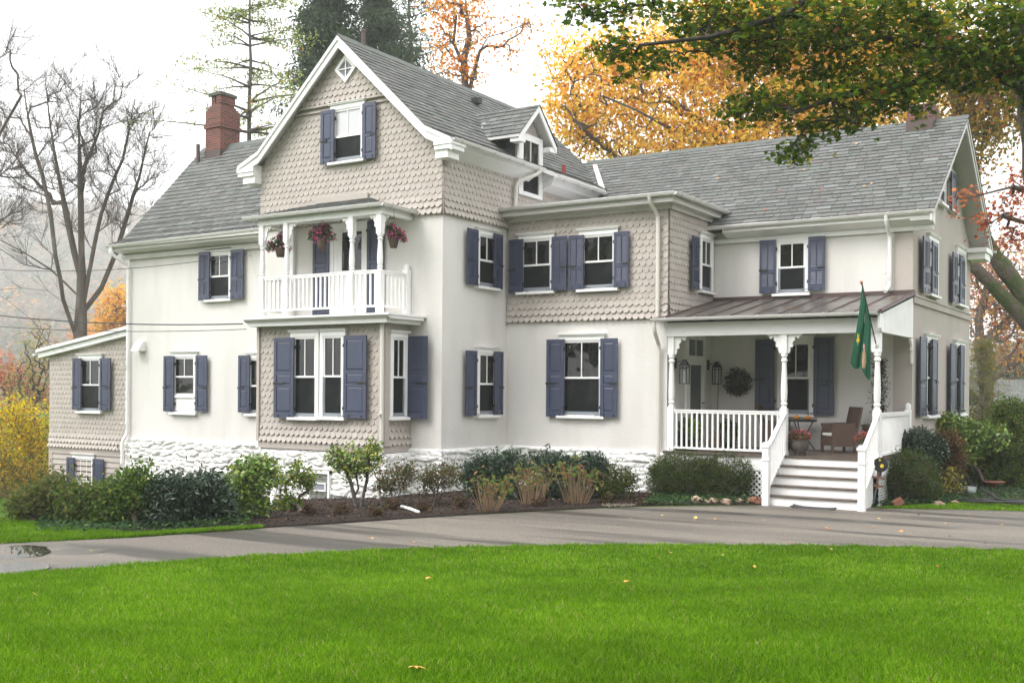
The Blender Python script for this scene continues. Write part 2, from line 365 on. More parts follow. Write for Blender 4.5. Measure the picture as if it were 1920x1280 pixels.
# water table board under the bay shingles, corner boards
b = MB(); b.box((-19.27, 18.70, -1.46), (-15.35, 19.7, -1.30)); part(b, 'water_table', M['siding'], col=True)
# belts
b = MB(); b.box((-5.45, 24.95, 1.98), (-5.395, 31.97, 2.17)); b.box((-5.45, 24.95, 2.13), (-5.375, 31.97, 2.17)); part(b, 'belt_course', M['stucco_shade'])

# --- fish-scale shingle siding, every shingle a tapered slab
def spans(poly, z, holes=()):
    xs = []
    n = len(poly)
    for i in range(n):
        (x0, z0), (x1, z1) = poly[i], poly[(i+1) % n]
        if (z0 <= z) != (z1 <= z): xs.append(x0+(x1-x0)*(z-z0)/(z1-z0))
    xs.sort(); out = [(xs[i], xs[i+1]) for i in range(0, len(xs)-1, 2)]
    for (a, c, zl, zh) in holes:
        if zl < z < zh:
            nn = []
            for s0, s1 in out:
                if c <= s0 or a >= s1: nn.append((s0, s1)); continue
                if a > s0: nn.append((s0, a))
                if c < s1: nn.append((c, s1))
            out = nn
    return out
def scales(name, F, poly, holes=(), d0=.02, hexrows=(), w_=.162, e=.150, kick=0.05, parent=house, seed=1):
    R = random.Random(seed); mb = MB()
    z0 = min(p[1] for p in poly); z1 = max(p[1] for p in poly); nrow = int((z1-z0)/e)+1
    # backing board so that gaps show paint, not stucco
    zs = sorted({p[1] for p in poly})
    mb.add([F(u, z, d0*.5) for u, z in poly], [tuple(range(len(poly)))])
    for k in range(nrow):
        zb = z0+k*e; zt = zb+e*1.18; kk = kick*max(0, 1-k/3.0)
        off = (k % 2)*w_/2
        for s0, s1 in spans(poly, min(zb+e*.55, z1-.01), holes):
            n0 = math.floor((s0-off)/w_); n1 = math.ceil((s1-off)/w_)
            for i in range(n0, n1+1):
                a = off+i*w_; c = a+w_
                ca = max(a+.002, s0); cc = min(c-.002, s1)
                if cc-ca < .02: continue
                hexa = k in hexrows
                full = (cc-ca) > w_*.8
                m_ = (ca+cc)/2; hw = (cc-ca)/2; zl = zb+R.uniform(-.004, .004); dep = d0+.017+kk+R.uniform(-.002, .003)
                if full and hexa: bot = [(ca, zl+.05), (m_-hw*.42, zl), (m_+hw*.42, zl), (cc, zl+.05)]
                elif full: bot = [(m_-hw*math.cos(t), zl+.078-.078*math.sin(t)) for t in np.linspace(0, math.pi, 8)]
                else: bot = [(ca, zl+(.0 if k == 0 else .03)), (cc, zl+(.0 if k == 0 else .03))]
                top = [(cc, zt), (ca, zt)]
                pts = bot+top
                def dd(z): return d0+.002+(dep-d0)*(zt-z)/(zt-zl)+kk*0
                fr = [F(u, z, dd(z)) for u, z in pts]; bk = [F(u, z, d0*.5) for u, z in bot]
                nb = len(bot); g = R.uniform(.93, 1.045); cl = (g, g*R.uniform(.99, 1.01), g*R.uniform(.98, 1.01))
                fs = [tuple(range(len(pts)))]+[(j+1, j, len(pts)+j, len(pts)+j+1) for j in range(nb-1)]
                mb.add(fr+bk, fs, 0, cl)
    return part(mb, name, M['siding'], parent, col=True)
# --- painted rubble stone
def hsh(i, j, s=0):
    v = np.sin(i*127.1+j*311.7+s*74.7)*43758.5453; return v-np.floor(v)
def rubble(F, u0, u1, z0, z1, name='stone_foundation', seed=0, hole=None):
    nu = max(4, int((u1-u0)/.024)); nz = max(4, int((z1-z0)/.02))
    U, Z = np.meshgrid(np.linspace(u0, u1, nu), np.linspace(z0, z1, nz), indexing='ij')
    def vn(x, y, sd):          # value noise
        xi = np.floor(x); yi = np.floor(y); fx = sm(x-xi); fy = sm(y-yi)
        return (hsh(xi, yi, sd)*(1-fx)+hsh(xi+1, yi, sd)*fx)*(1-fy)+(hsh(xi, yi+1, sd)*(1-fx)+hsh(xi+1, yi+1, sd)*fx)*fy
    A_ = U+.10*(vn(U*2.3, Z*3, 11)-.5); B_ = Z+.10*(vn(U*1.7+9, Z*2, 12)-.5)
    cw, chh = .46, .15
    p, q = A_/cw, B_/chh; ci = np.floor(p); cj = np.floor(q); F1 = np.full(U.shape, 9.); F2 = F1.copy(); I1 = np.zeros(U.shape)
    for di in (-1, 0, 1):
        for dj in (-1, 0, 1):
            gx = ci+di; gy = cj+dj; jx = .5+(hsh(gx, gy, seed)-.5)*.95; jy = .5+(hsh(gx, gy, seed+31)-.5)*.75
            dd = np.hypot((gx+jx-p), (gy+jy-q)); idv = hsh(gx, gy, seed+57)
            near = dd < F1; F2 = np.where(near, F1, np.minimum(F2, dd)); I1 = np.where(near, idv, I1); F1 = np.where(near, dd, F1)
    edge = sm((F2-F1)/.30)
    D = .028+(.018+.050*I1)*edge+.035*(vn(U*9, Z*15, 5)-.5)+.03*(vn(U*21, Z*30, 6)-.5)*edge+.016*(vn(U*43, Z*55, 8)-.5)+.05*(I1-.5)*(Z-Z.min())%.03
    D = np.clip(D, .004, .17); D[:, -1] = .03; D[:, -2] = .045
    if hole is not None: D = np.where((U > hole[0]) & (U < hole[1]) & (Z > hole[2]) & (Z < hole[3]), -.05, D)
    V = np.array([F(u, z, d) for u, z, d in zip(U.ravel(), Z.ravel(), D.ravel())])
    # return at both ends and the top ledge
    V0 = np.array([F(u, z, -.02) for u, z in zip(U[:, -1], Z[:, -1])])
    base = len(V); V = np.r_[V, V0]
    ii, jj = np.meshgrid(np.arange(nu-1), np.arange(nz-1), indexing='ij'); q = (ii*nz+jj).ravel()
    Fc = np.c_[q, q+nz, q+nz+1, q+1]
    i = np.arange(nu-1); top = np.c_[i*nz+nz-1, (i+1)*nz+nz-1, base+i+1, base+i]
    return npmesh(name, V, np.r_[Fc, top], M['stone'], parent=house, smooth=True)
ZS = -1.38
rubble(Frame('F', 20.45), -26.42, -19.2, ZB, -1.50, seed=1)
_f = Frame('F', 18.72); _a = _f.at(579, 881); _c = _f.at(620, 942)
rubble(Frame('F', 18.80), -19.30, -15.28, ZB+.6, -1.47, seed=2, hole=(_a[0]-.01, _c[0]+.01, _c[1]-.01, _a[1]+.01))
rubble(Frame('S', -15.36), 18.72, 19.7, ZB+.6, -1.47, seed=3)
rubble(Frame('F', 19.66), -15.4, -14.42, ZB+.6, ZS, seed=4)
rubble(Frame('S', -14.48), 19.60, 22.4, ZB+.6, ZS, seed=5)
rubble(Frame('F', 22.36), -14.5, -10.12, ZB+.6, ZS, seed=6)
rubble(Frame('S', -5.44), 24.9, 32.0, ZB+.6, -1.75, seed=7)

# --- windows and shutters
def louver(mb, F, u0, u1, z0, z1, d):
    fb = lambda *a, **k: mb.fbox(F, *a, **k)
    s = .055; th = .035
    fb(u0, u0+s, z0, z1, d, d+th); fb(u1-s, u1, z0, z1, d, d+th)
    h = z1-z0; zm = z0+h*.40
    for a, c in ((z0, z0+.16), (zm-.05, zm+.05), (z1-.09, z1)): fb(u0+s, u1-s, a, c, d+.001, d+th-.001)
    for a, c in ((z0+.16, zm-.05), (zm+.05, z1-.09)):
        n = max(3, int((c-a)/.042))
        for i in range(n):
            za = a+(c-a)*i/n; zc = za+(c-a)/n*.80
            mb.add([F(u, z, dd) for z, dd in ((za, d+.031), (zc+.012, d+.008)) for u in (u0+s, u1-s)]+[F(u, z, dd) for z, dd in ((za+.007, d+.031), (zc+.019, d+.008)) for u in (u0+s, u1-s)],
                   [(0, 1, 3, 2), (4, 6, 7, 5), (0, 4, 5, 1)])
        mb.fbox(F, (u0+u1)/2-.008, (u0+u1)/2+.008, a+.01, c-.01, d+.03, d+.042)
    mb.fbox(F, u0+s, u1-s, z0+.1, z1-.05, d+.001, d+.005)
def panelsh(mb, F, u0, u1, z0, z1, d, n=3):
    h = z1-z0; th = .03; s = .085 if u1-u0 > .36 else .06
    mb.fbox(F, u0, u1, z0, z1, d, d+th*.5)
    cuts = [z0, z0+h*.40, z0+h*.56, z1] if n == 3 else [z0, z0+h*.42, z1]
    mb.fbox(F, u0, u0+s, z0, z1, d+.012, d+th); mb.fbox(F, u1-s, u1, z0, z1, d+.012, d+th)
    rails = [(z0, z0+.13)]+[(c-.035, c+.035) for c in cuts[1:-1]]+[(z1-.09, z1)]
    for a, c in rails: mb.fbox(F, u0+s, u1-s, a, c, d+.012, d+th-.0005)
    for (a0, a1), (b0, b1) in zip(rails[:-1], rails[1:]):      # raised field with bevelled edge
        ua, ub, za, zb2 = u0+s+.012, u1-s-.012, a1+.012, b0-.012; e = .03
        if zb2-za < .05: e = .012
        mb.add([F(ua, za, d+.016), F(ub, za, d+.016), F(ub, zb2, d+.016), F(ua, zb2, d+.016),
                F(ua+e, za+e, d+.027), F(ub-e, za+e, d+.027), F(ub-e, zb2-e, d+.027), F(ua+e, zb2-e, d+.027)],
               [(0, 1, 5, 4), (1, 2, 6, 5), (2, 3, 7, 6), (3, 0, 4, 7), (4, 5, 6, 7)])
def shutter(F, u0, u1, z0, z1, kind, side, parent, d=.09, hard=True):
    mb = MB()
    (louver if kind == 'louver' else panelsh)(mb, F, u0, u1, z0, z1, d, **({} if kind == 'louver' else {'n': 3 if kind == 'panel3' else 2}))
    if hard:
        h = z1-z0; zm = z0+h*.43; wd = u1-u0
        if side < 0: mb.fbox(F, u0-.01, u0+wd*.5, zm-.022, zm+.022, d+.036, d+.05, 1)
        else: mb.fbox(F, u1-wd*.42, u1+.01, zm-.022, zm+.022, d+.036, d+.05, 1)
        ui = u1 if side < 0 else u0
        for zz in (z0+.22, z1-.22): mb.fbox(F, ui-.025, ui+.025, zz-.035, zz+.035, d-.035, d+.034, 1)
        for a in (.25, .8): mb.fbox(F, u0+wd*a-.012, u0+wd*a+.012, z0+.03, z0+.075, d+.03, d+.045, 1)
        mb.tube([F(ui, z0+.05, d+.04), F(ui+(.18 if side < 0 else -.18), z0+.02, d-.01)], .006, 5, 1)
    return part(mb, 'shutter', [M['blue'], M['iron']], parent)
def window(F0, xl, xr, yt, yb, L=None, R=None, kind='louver', muntin='2/1', zsh=None, cas=.10, pale=False, meet=.5, short=None, head=True, ly=None, ry=None, sdl=.09, lift=0.0):
    """casing edges xl..xr, head yt, sill yb measured in the photograph on the wall plane F"""
    F = Frame(F0.k, F0.c-lift if F0.k == 'F' else F0.c+lift)
    xm = (xl+xr)/2; ym = (yt+yb)/2
    u0, _ = F.at(xl, ym); u1, _ = F.at(xr, ym); _, z1 = F.at(xm, yt); _, z0 = F.at(xm, yb)
    loc = F((u0+u1)/2, z0, 0); w_ = empty('window', tuple(np.array(loc)-np.array(house.location)), house)
    mb = MB(); hz = .17 if head else .10; sz = .09
    mb.fbox(F, u0, u1, z1-hz, z1-.045, -.01, .062)                    # head board
    if head:
        mb.fbox(F, u0-.03, u1+.03, z1-.045, z1-.015, -.01, .10); mb.fbox(F, u0-.045, u1+.045, z1-.015, z1, -.01, .12)
        mb.fbox(F, u0+.02, u1-.02, z1-hz+.02, z1-hz+.035, .06, .070)
    mb.fbox(F, u0, u0+cas, z0+sz, z1-hz, -.01, .06); mb.fbox(F, u1-cas, u1, z0+sz, z1-hz, -.01, .06)
    mb.fbox(F, u0+cas-.03, u0+cas, z0+sz, z1-hz, .06, .068); mb.fbox(F, u1-cas, u1-cas+.03, z0+sz, z1-hz, .06, .068)
    part(mb, 'casing', M['white'], w_)
    mb = MB(); mb.add([F(u0-.03, z0, -.01), F(u1+.03, z0, -.01), F(u1+.03, z0, .13), F(u0-.03, z0, .13), F(u0-.03, z0+sz, -.01), F(u1+.03, z0+sz, -.01), F(u1+.03, z0+.055, .13), F(u0-.03, z0+.055, .13)],
        [(0, 1, 2, 3), (4, 7, 6, 5), (3, 2, 6, 7), (0, 3, 7, 4), (1, 5, 6, 2), (0, 4, 5, 1)]); part(mb, 'sill', M['white'], w_)
    a, c = u0+cas, u1-cas; zt = z1-hz; zb = z0+sz
    if short:                                                          # blanked lower part
        zs = F.at(xm, short)[1]; mb = MB(); mb.fbox(F, a, c, zb, zs-.05, -.01, .045); mb.fbox(F, a-.05, c+.05, zs-.05, zs, -.01, .085); part(mb, 'infill_panel', M['white'], w_); zb = zs
    zm = zb+(zt-zb)*meet; s = .042
    up = MB(); up.fbox(F, a, a+s, zm-.02, zt, 0, .046); up.fbox(F, c-s, c, zm-.02, zt, 0, .046); up.fbox(F, a+s, c-s, zt-s, zt, 0, .045); up.fbox(F, a+s, c-s, zm-.025, zm+.02, 0, .05)
    if muntin == '2/1': up.fbox(F, (a+c)/2-.012, (a+c)/2+.012, zm+.02, zt-s, 0, .038)
    if muntin == '6':
        for k in (1, 2): up.fbox(F, a+(c-a)*k/3-.011, a+(c-a)*k/3+.011, zb+.03, zt-s, 0, .038)
        up.fbox(F, a+s, c-s, (zb+zt)/2-.011, (zb+zt)/2+.011, 0, .039)
    part(up, 'upper_sash', M['white'], w_)
    lo = MB()
    if muntin != '6' or True:
        lo.fbox(F, a, a+s, zb, zm-.02, 0, .036, 0); lo.fbox(F, c-s, c, zb, zm-.02, 0, .036, 0); lo.fbox(F, a+s, c-s, zb, zb+.07, 0, .035, 0)
    part(lo, 'lower_sash', M['white'] if (short or muntin == '6') else M['sashgrey'], w_)
    g = MB(); g.fbox(F, a+s, c-s, zm+.02, zt-s, .002, .020); part(g, 'pane', M['glass_pale'] if pale else M['glass'], w_)
    g = MB(); g.fbox(F, a+s, c-s, zb+.07, zm-.02, .002, .016); part(g, 'pane', M['glass'] if (short or muntin == '6') else M['screen'], w_)
    ztS, zbS = (z1-.14, z0+.04)
    for X, side, yy in ((L, -1, ly), (R, 1, ry)):
        if X is None: continue
        a_, c_ = F.at(X[0], ym, sdl+.03)[0], F.at(X[1], ym, sdl+.03)[0]
        zt_, zb_ = (ztS, zbS) if yy is None else (F.at(sum(X)/2, yy[0], sdl+.03)[1], F.at(sum(X)/2, yy[1], sdl+.03)[1])
        shutter(F, a_, c_, zb_, zt_, kind, side, w_, d=sdl)
    return (u0, u1, z0, z1)
H = {}
H['D1'] = window(FD, 390, 437, 465, 565.5, (372, 392), (432, 455), ly=(472, 563), ry=(467.5, 560))
H['D2'] = window(FD, 324, 371, 658.5, 777, (306, 325), (366, 387), 'panel2', short=742, ly=(667, 771), ry=(666, 771), meet=.5)
H['D3'] = window(FD, 465, 512, 660.5, 780, (446, 467), None, 'panel2', ly=(666, 773))
H['S1'] = window(FS, 149, 193, 663, 774.5, (135, 151), (186, 206), 'panel2', ly=(671, 768), ry=(671, 769), lift=.038)
H['S2'] = window(FS, 138, 179, 849.5, 950, (124, 138), (173, 193), 'panel2', muntin='6', ly=(857, 948), ry=(860, 948))
H['A1'] = window(FA, 622, 686, 191, 307, (600.6, 625.4), (679, 703.7), 'panel2', pale=True, ly=(206.6, 307.5), ry=(192, 297), meet=.47, lift=.038)
H['AS2'] = window(SA, 891, 930, 429, 543, (877, 897), (927, 943), ly=(429, 534), ry=(439, 542))
H['AS1'] = window(SA, 891, 930, 650, 782.5, (874.5, 895), (928, 944), 'panel2', ly=(657, 779.5), ry=(659, 777))
H['B1'] = window(FB, 974, 1041, 436.5, 551.5, (953.7, 980), (1034, 1062), ly=(449, 549.5), ry=(443, 544.5), lift=.038)
H['B2'] = window(FB, 1087, 1160, 427.5, 546.5, (1065.8, 1094), (1150.6, 1178.6), ly=(441, 543), ry=(434, 538), lift=.038)
H['B3'] = window(FB, 1050, 1134, 625.5, 784, (1024, 1057), (1125, 1157), 'panel3', ly=(636, 781), ry=(634, 782))
H['BS'] = window(SB, 1309, 1334, 437, 551, (1299, 1311.5), None, ly=(443, 543), lift=.038)
H['C1'] = window(FC, 1453, 1519, 441, 555, (1424, 1454), (1515, 1546), ly=(450, 549.5), ry=(443, 544.5))
H['C2'] = window(FC, 1459, 1527, 629, 781, (1415.5, 1451), (1525, 1563), 'panel2', ly=(636, 768), ry=(632, 778))
H['G1'] = window(SG, 1737, 1755.5, 441, 558, (1732, 1743.5), (1749, 1759), ly=(445, 547), ry=(454, 554))
H['G2'] = window(SG, 1791, 1807, 463, 576, (1787.5, 1796), (1801, 1810), ly=(474, 567), ry=(482.5, 572))
H['G3'] = window(SG, 1732, 1753.5, 626.5, 783, (1726.5, 1739), (1749, 1759), 'panel2', ly=(631.5, 780), ry=(636, 777))
H['G4'] = window(SG, 1787, 1805, 638, 779.5, (1783.5, 1794), (1801.5, 1809), 'panel2', ly=(644.5, 776), ry=(647, 773.5))
H['G5'] = window(SG, 1757, 1769, 322, 387, (1751.5, 1758.5), None, 'panel2', cas=.07, head=False, ly=(346, 377))
H['G6'] = window(SG, 1777, 1789, 318, 400, None, (1785, 1795), 'panel2', cas=.07, head=False, ry=(324, 398))
# bay: paired window, and the side window whose shutter is swung out to face forward
H['Y1'] = window(FY, 547, 600, 618.5, 787, (513, 550), None, 'panel3', ly=(633, 783), lift=.038)
H['Y2'] = window(FY, 602.5, 650, 616.5, 787, None, (643.5, 686), 'panel3', ry=(628.5, 784), lift=.038)
H['Y3'] = window(SY, 729, 760.5, 620, 787, None, None, cas=.08, lift=.038)
SHF = Frame('F', 19.50); ua = SHF.at(757, 705)[0]; ub = SHF.at(802, 705)[0]
shutter(SHF, ua, ub, SHF.at(780, 785)[1], SHF.at(780, 630)[1], 'panel3', 1, house, d=.0)

# --- siding faces
def hole(*k): return [(H[q][0]-.02, H[q][1]+.02, H[q][2]+.01, H[q][3]-.01) for q in k]
beltz = 6.86
scales('shingle_siding', FA, [(-20.20, 3.95), (-14.47, 3.95), (-14.47, 5.55), (-14.85, 5.82), (-15.95, beltz), (-18.75, beltz), (-19.85, 5.82), (-20.20, 5.55)], hole('A1'), .03, hexrows=(0, 1, 2, 3), seed=2)
scales('shingle_siding', FA, [(-18.80, beltz), (-15.90, beltz), (-17.37, 8.25)], [], .075, hexrows=(1, 3, 4), kick=.02, seed=3)
b = MB(); b.fbox(FA, -18.85, -15.85, beltz-.05, beltz, .0, .12); b.fbox(FA, -19.0, -15.7, beltz-.17, beltz-.13, .0, .085); part(b, 'gable_belt', M['siding'], col=True)
b = MB(); b.box((-14.49, 19.64, 3.93), (-14.445, 27.9, 5.5)); b.box((-20.2, 19.64, 3.93), (-14.46, 19.67, 3.96)); part(b, 'siding_backing', M['siding'], col=True)
scales('shingle_siding', SA, [(19.64, 3.95), (22.40, 3.95), (22.40, 4.3), (27.6, 4.3), (27.6, 5.45), (19.64, 5.45)], [(22.70, 23.83, 4.8, 6)], .04, hexrows=(0, 1, 2), seed=4)
b = MB(); b.box((-14.46, 22.345, 1.60), (-10.155, 22.37, 4.28)); b.box((-10.2, 22.345, 1.60), (-10.155, 25.0, 4.28)); part(b, 'siding_backing', M['siding'], col=True)
scales('shingle_siding', FB, [(-14.45, 1.62), (-10.15, 1.62), (-10.15, 4.25), (-14.45, 4.25)], hole('B1', 'B2'), .035, hexrows=(0, 1, 2, 3, 4, 15, 16, 17), seed=5)
scales('shingle_siding', SB, [(22.35, 1.66), (24.98, 1.66), (24.98, 4.25), (22.35, 4.25)], hole('BS'), .035, hexrows=(0, 1, 2, 3, 4, 15, 16, 17), seed=6)
scales('shingle_siding', FY, [(-19.25, -1.30), (-15.36, -1.30), (-15.36, 1.44), (-19.25, 1.44)], [(H['Y1'][0]-.02, H['Y2'][1]+.02, H['Y1'][2], H['Y1'][3])], .012, hexrows=(0,), seed=7)
scales('shingle_siding', SY, [(18.72, -1.30), (19.68, -1.30), (19.68, 1.44), (18.72, 1.44)], hole('Y3'), .012, hexrows=(0,), seed=8)
shz = -1.93
scales('shingle_siding', FS, [(-30.75, shz), (-26.40, shz), (-26.40, 1.62), (-30.75, .93)], hole('S1'), .02, kick=.10, seed=9)
b = MB()
b.fbox(FS, -30.75, -26.4, shz-.20, shz-.01, 0, .05); b.fbox(FS, -30.75, -30.57, -4, shz-.2, 0, .045)
for k in range(9):
    z1 = shz-.20-k*.165; z0 = z1-.165
    b.add([F_ for F_ in (FS(-30.57, z0, .045), FS(-26.4, z0, .045), FS(-26.4, z1, .012), FS(-30.57, z1, .012), FS(-30.57, z0, .0), FS(-26.4, z0, .0))], [(0, 1, 2, 3), (4, 5, 1, 0)])
part(b, 'clapboard_siding', M['siding'], col=True)
# bay corner board
b = MB(); b.box((-15.50, 18.66, -1.30), (-15.32, 18.72, 1.44)); b.box((-15.38, 18.68, -1.30), (-15.31, 18.84, 1.44)); part(b, 'corner_board', M['siding'], col=True)
b = MB(); b.box((-19.30, 18.66, -1.30), (-19.22, 18.74, 1.44)); part(b, 'corner_board', M['siding'], col=True)

# --- roofs: a deck of the true section, and on it every shingle as a slab
SLC = [((.98, 1.0, .97), 5), ((.84, .86, .83), 4), ((1.14, 1.15, 1.12), 3), ((1.02, 1.10, 1.02), 2), ((1.04, .98, .96), 2), ((1.32, 1.36, 1.38), .8)]
SLW = np.array([q[1] for q in SLC]); SLW = SLW/SLW.sum()
def tiles(mb, O, e1, e2, poly, course=.188, tw=.31, seed=0):
    R = np.random.default_rng(seed); O = np.array(O, float); e1 = np.array(e1, float); e2 = np.array(e2, float); e2 /= np.linalg.norm(e2)
    n = np.cross(e1, e2); n /= np.linalg.norm(n)
    if n[2] < 0: n = -n
    b0 = min(p[1] for p in poly); b1 = max(p[1] for p in poly); k = 0; v = b0
    mb.add([O+e1*p[0]+e2*p[1]+n*.0025 for p in poly], [tuple(range(len(poly)))], 0, (.34, .34, .34))      # dark underlay seen in the slots
    while v < b1-.02:
        vt = min(v+course*1.06, b1)
        for s0, s1 in spans(poly, min(v+course*.5, b1-.005)):
            x = s0-R.random()*tw
            while x < s1:
                w_ = tw*R.uniform(.55, 1.3); a = max(x, s0); c = min(x+w_-.013, s1)
                if c-a > .015:
                    jl = R.uniform(-.012, .008); h = .021+R.uniform(-.003, .008); cc = SLC[R.choice(len(SLC), p=SLW)][0]; g = R.uniform(.88, 1.1)
                    A = O+e1*a+e2*(v+jl); B = O+e1*c+e2*(v+jl); C_ = O+e1*c+e2*vt; D_ = O+e1*a+e2*vt
                    mb.add([A+n*h, B+n*h, C_+n*.004, D_+n*.004, A, B], [(0, 1, 2, 3), (4, 5, 1, 0), (4, 0, 3), (5, 2, 1)], 0, tuple(np.array(cc)*g))
                x += w_
        v += course; k += 1
def ribbon(mb, prof, axis, a, b_, th, m=0):
    """extruded roof section: prof is upper line, th thickness downwards (vertical)"""
    for (p, q) in zip(prof[:-1], prof[1:]): mb.prism([p, q, (q[0], q[1]-th), (p[0], p[1]-th)], axis, a, b_, m)
def roof_root(): return empty('roof', (0, 0, 0), house)
# A: steep front gable with kicked eaves
KX = [(-20.71, 5.60), (-20.0, 5.90), (-17.37, 8.36), (-14.75, 5.90), (-14.03, 5.56)]
r_ = roof_root(); AY0, AY1 = 19.33, 28.25
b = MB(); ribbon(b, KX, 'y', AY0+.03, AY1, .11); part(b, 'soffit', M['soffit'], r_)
b = MB(); ribbon(b, [(x, z-.012) for x, z in KX], 'y', AY0, AY0+.05, .27); ribbon(b, [(x, z-.006) for x, z in KX], 'y', AY0-.035, AY0+.01, .10); part(b, 'rake_board', M['white'], r_)
b = MB()
def slope(mb, p0, p1, axis, a, b_, seed, cut=None):
    """tiles between profile points p0 (low) and p1 (high), from a to b_ along the axis"""
    L = math.hypot(p1[0]-p0[0], p1[1]-p0[1])
    if axis == 'y': O = (p0[0], 0, p0[1]); e1 = (0, 1, 0); e2 = (p1[0]-p0[0], 0, p1[1]-p0[1])
    else: O = (0, p0[0], p0[1]); e1 = (1, 0, 0); e2 = (0, p1[0]-p0[0], p1[1]-p0[1])
    poly = cut(L) if cut else [(a, 0), (b_, 0), (b_, L), (a, L)]
    tiles(mb, O, e1, e2, poly, seed=seed)
slope(b, KX[4], KX[3], 'y', AY0-.03, AY1, 11); slope(b, KX[3], KX[2], 'y', AY0-.03, AY1, 12)
slope(b, KX[0], KX[1], 'y', AY0-.03, AY1, 13); slope(b, KX[1], KX[2], 'y', AY0-.03, AY1, 14); part(b, 'shingles', M['slate'], r_, col=True)
b = MB()
y = AY0-.03
while y < AY1: b.prism([(-17.53, 8.235), (-17.37, 8.405+random.uniform(0, .008)), (-17.21, 8.235), (-17.21, 8.20), (-17.37, 8.37), (-17.53, 8.20)], 'y', y, min(y+.26, AY1)); y += .255
part(b, 'ridge_cap', M['ridge'], r_)
b = MB(); b.tube([(-17.37, 20.25, 8.2), (-17.37, 20.25, 8.72)], .05, 10); b.tube([(-17.37, 20.25, 8.70), (-17.37, 20.25, 8.78)], .065, 10); part(b, 'vent_pipe', M['brown'], r_)
b = MB(); b.box((-16.72, 23.95, 7.70), (-16.5, 24.15, 7.86)); part(b, 'roof_vent', M['iron'], r_)
b = MB(); b.tube([(-14.62, 25.35, 5.6), (-14.62, 25.35, 6.06)], .055, 10); part(b, 'vent_pipe', mat('red_pipe', (.25, .03, .025), .6), r_)
# eave returns, soffit boxes and fascia of A
for s, x0, x1 in ((1, -14.50, -14.06), (-1, -20.68, -20.17)):
    lo, hi = (x0, x1); b = MB()
    b.box((lo, 19.38, 5.14), (hi-(.10 if s > 0 else 0), 19.82, 5.32)) if s > 0 else b.box((lo+.10, 19.38, 5.14), (hi, 19.82, 5.32))
    b.box((lo-(.04 if s < 0 else 0), 19.335, 5.32), (hi+(.02 if s > 0 else 0), 19.86, 5.42)); b.prism([(lo-(.06 if s < 0 else 0), 5.42), (hi+(.05 if s > 0 else 0), 5.42), ((hi+.05 if s > 0 else hi), 5.50 if s > 0 else 5.60), ((lo if s > 0 else lo-.06), 5.62 if s > 0 else 5.50)], 'y', 19.31, 19.88)
    part(b, 'eave_return', M['white'], r_)
b = MB(); b.prism([(-14.49, 5.20), (-14.10, 5.42), (-14.10, 5.52), (-14.49, 5.58)], 'y', 19.86, 23.20); part(b, 'soffit', M['white'], r_); b = MB(); b.prism([(-14.49, 5.10), (-14.13, 5.24), (-14.02, 5.40), (-14.02, 5.50), (-14.49, 5.55)], 'y', 23.86, 27.4); part(b, 'soffit', M['white'], r_)
b = MB(); b.prism([(-20.18, 5.20), (-20.58, 5.42), (-20.62, 5.5), (-20.18, 5.6)], 'y', 19.86, 28); part(b, 'soffit', M['white'], r_)
# gutters
def gutter(pa, pb, out, parent=house, name='gutter', r=.062, hang=.62):
    pa = np.array(pa, float); pb = np.array(pb, float); out = np.array(out, float); out /= np.linalg.norm(out); t = pb-pa; L = np.linalg.norm(t); t /= L
    mb = MB(); prof = [(math.cos(a)*r, math.sin(a)*r*1.05) for a in np.linspace(math.pi, 2*math.pi, 9)]
    inner = [(x*.9, z*.9+.002) for x, z in prof[::-1]]; pr = prof+[(r+.012, 0), (r+.012, .014), (r-.004, .014)]+inner[1:-1]
    n = len(pr); vs = [P+out*x+np.array([0, 0, z]) for P in (pa, pb) for x, z in pr]
    mb.add(vs, [(i, (i+1) % n, n+(i+1) % n, n+i) for i in range(n)])
    for P in (pa, pb): mb.add([P+out*x+np.array([0, 0, z]) for x, z in prof], [tuple(range(len(prof)))])
    k = int(L/hang)
    for i in range(k):
        P = pa+t*(i+.5)*L/k
        mb.tube([P+out*x*1.12+np.array([0, 0, z*1.14]) for x, z in prof[3:]]+[P+out*(r*.7)+np.array([0, 0, .03])], .008, 5, 1)
    return part(mb, name, [M['gutter'], M['pipe']], parent)
gutter((-14.02, 19.36, 5.545), (-14.02, 23.30, 5.535), (1, 0, 0)); gutter((-13.94, 23.78, 5.44), (-13.94, 26.75, 5.42), (1, 0, 0)); gutter((-20.74, 19.36, 5.55), (-20.74, 21.4, 5.54), (-1, 0, 0))
# D: left wing
PD = [(19.95, 4.07), (20.42, 4.25), (20.61, 4.43), (20.92, 4.77), (23.43, 7.49)]; r_ = roof_root()
full = PD+[(25.94, 4.77), (26.9, 4.07)]
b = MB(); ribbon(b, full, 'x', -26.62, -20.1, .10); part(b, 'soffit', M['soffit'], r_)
b = MB(); ribbon(b, [(y_, z_-.012) for y_, z_ in full], 'x', -26.66, -26.61, .24); part(b, 'rake_board', M['white'], r_)
b = MB()
for i in range(4): slope(b, PD[i], PD[i+1], 'x', -26.68, -20.0, 21+i)
slope(b, full[6], full[5], 'x', -26.68, -20.0, 27); slope(b, full[5], full[4], 'x', -26.68, -20.0, 28); part(b, 'shingles', M['slate'], r_, col=True)
b = MB(); b.prism([(23.27, 7.36), (23.43, 7.53), (23.59, 7.36), (23.59, 7.33), (23.43, 7.50), (23.27, 7.33)], 'x', -26.68, -17.5); part(b, 'ridge_cap', M['ridge'], r_)
b = MB(); b.prism([(20.02, 3.90), (20.46, 3.80), (20.46, 4.12), (20.02, 4.02)], 'x', -26.6, -19.9); b.box((-26.62, 20.35, 3.66), (-20.1, 20.449, 3.80)); part(b, 'fascia', M['soffit'], r_)
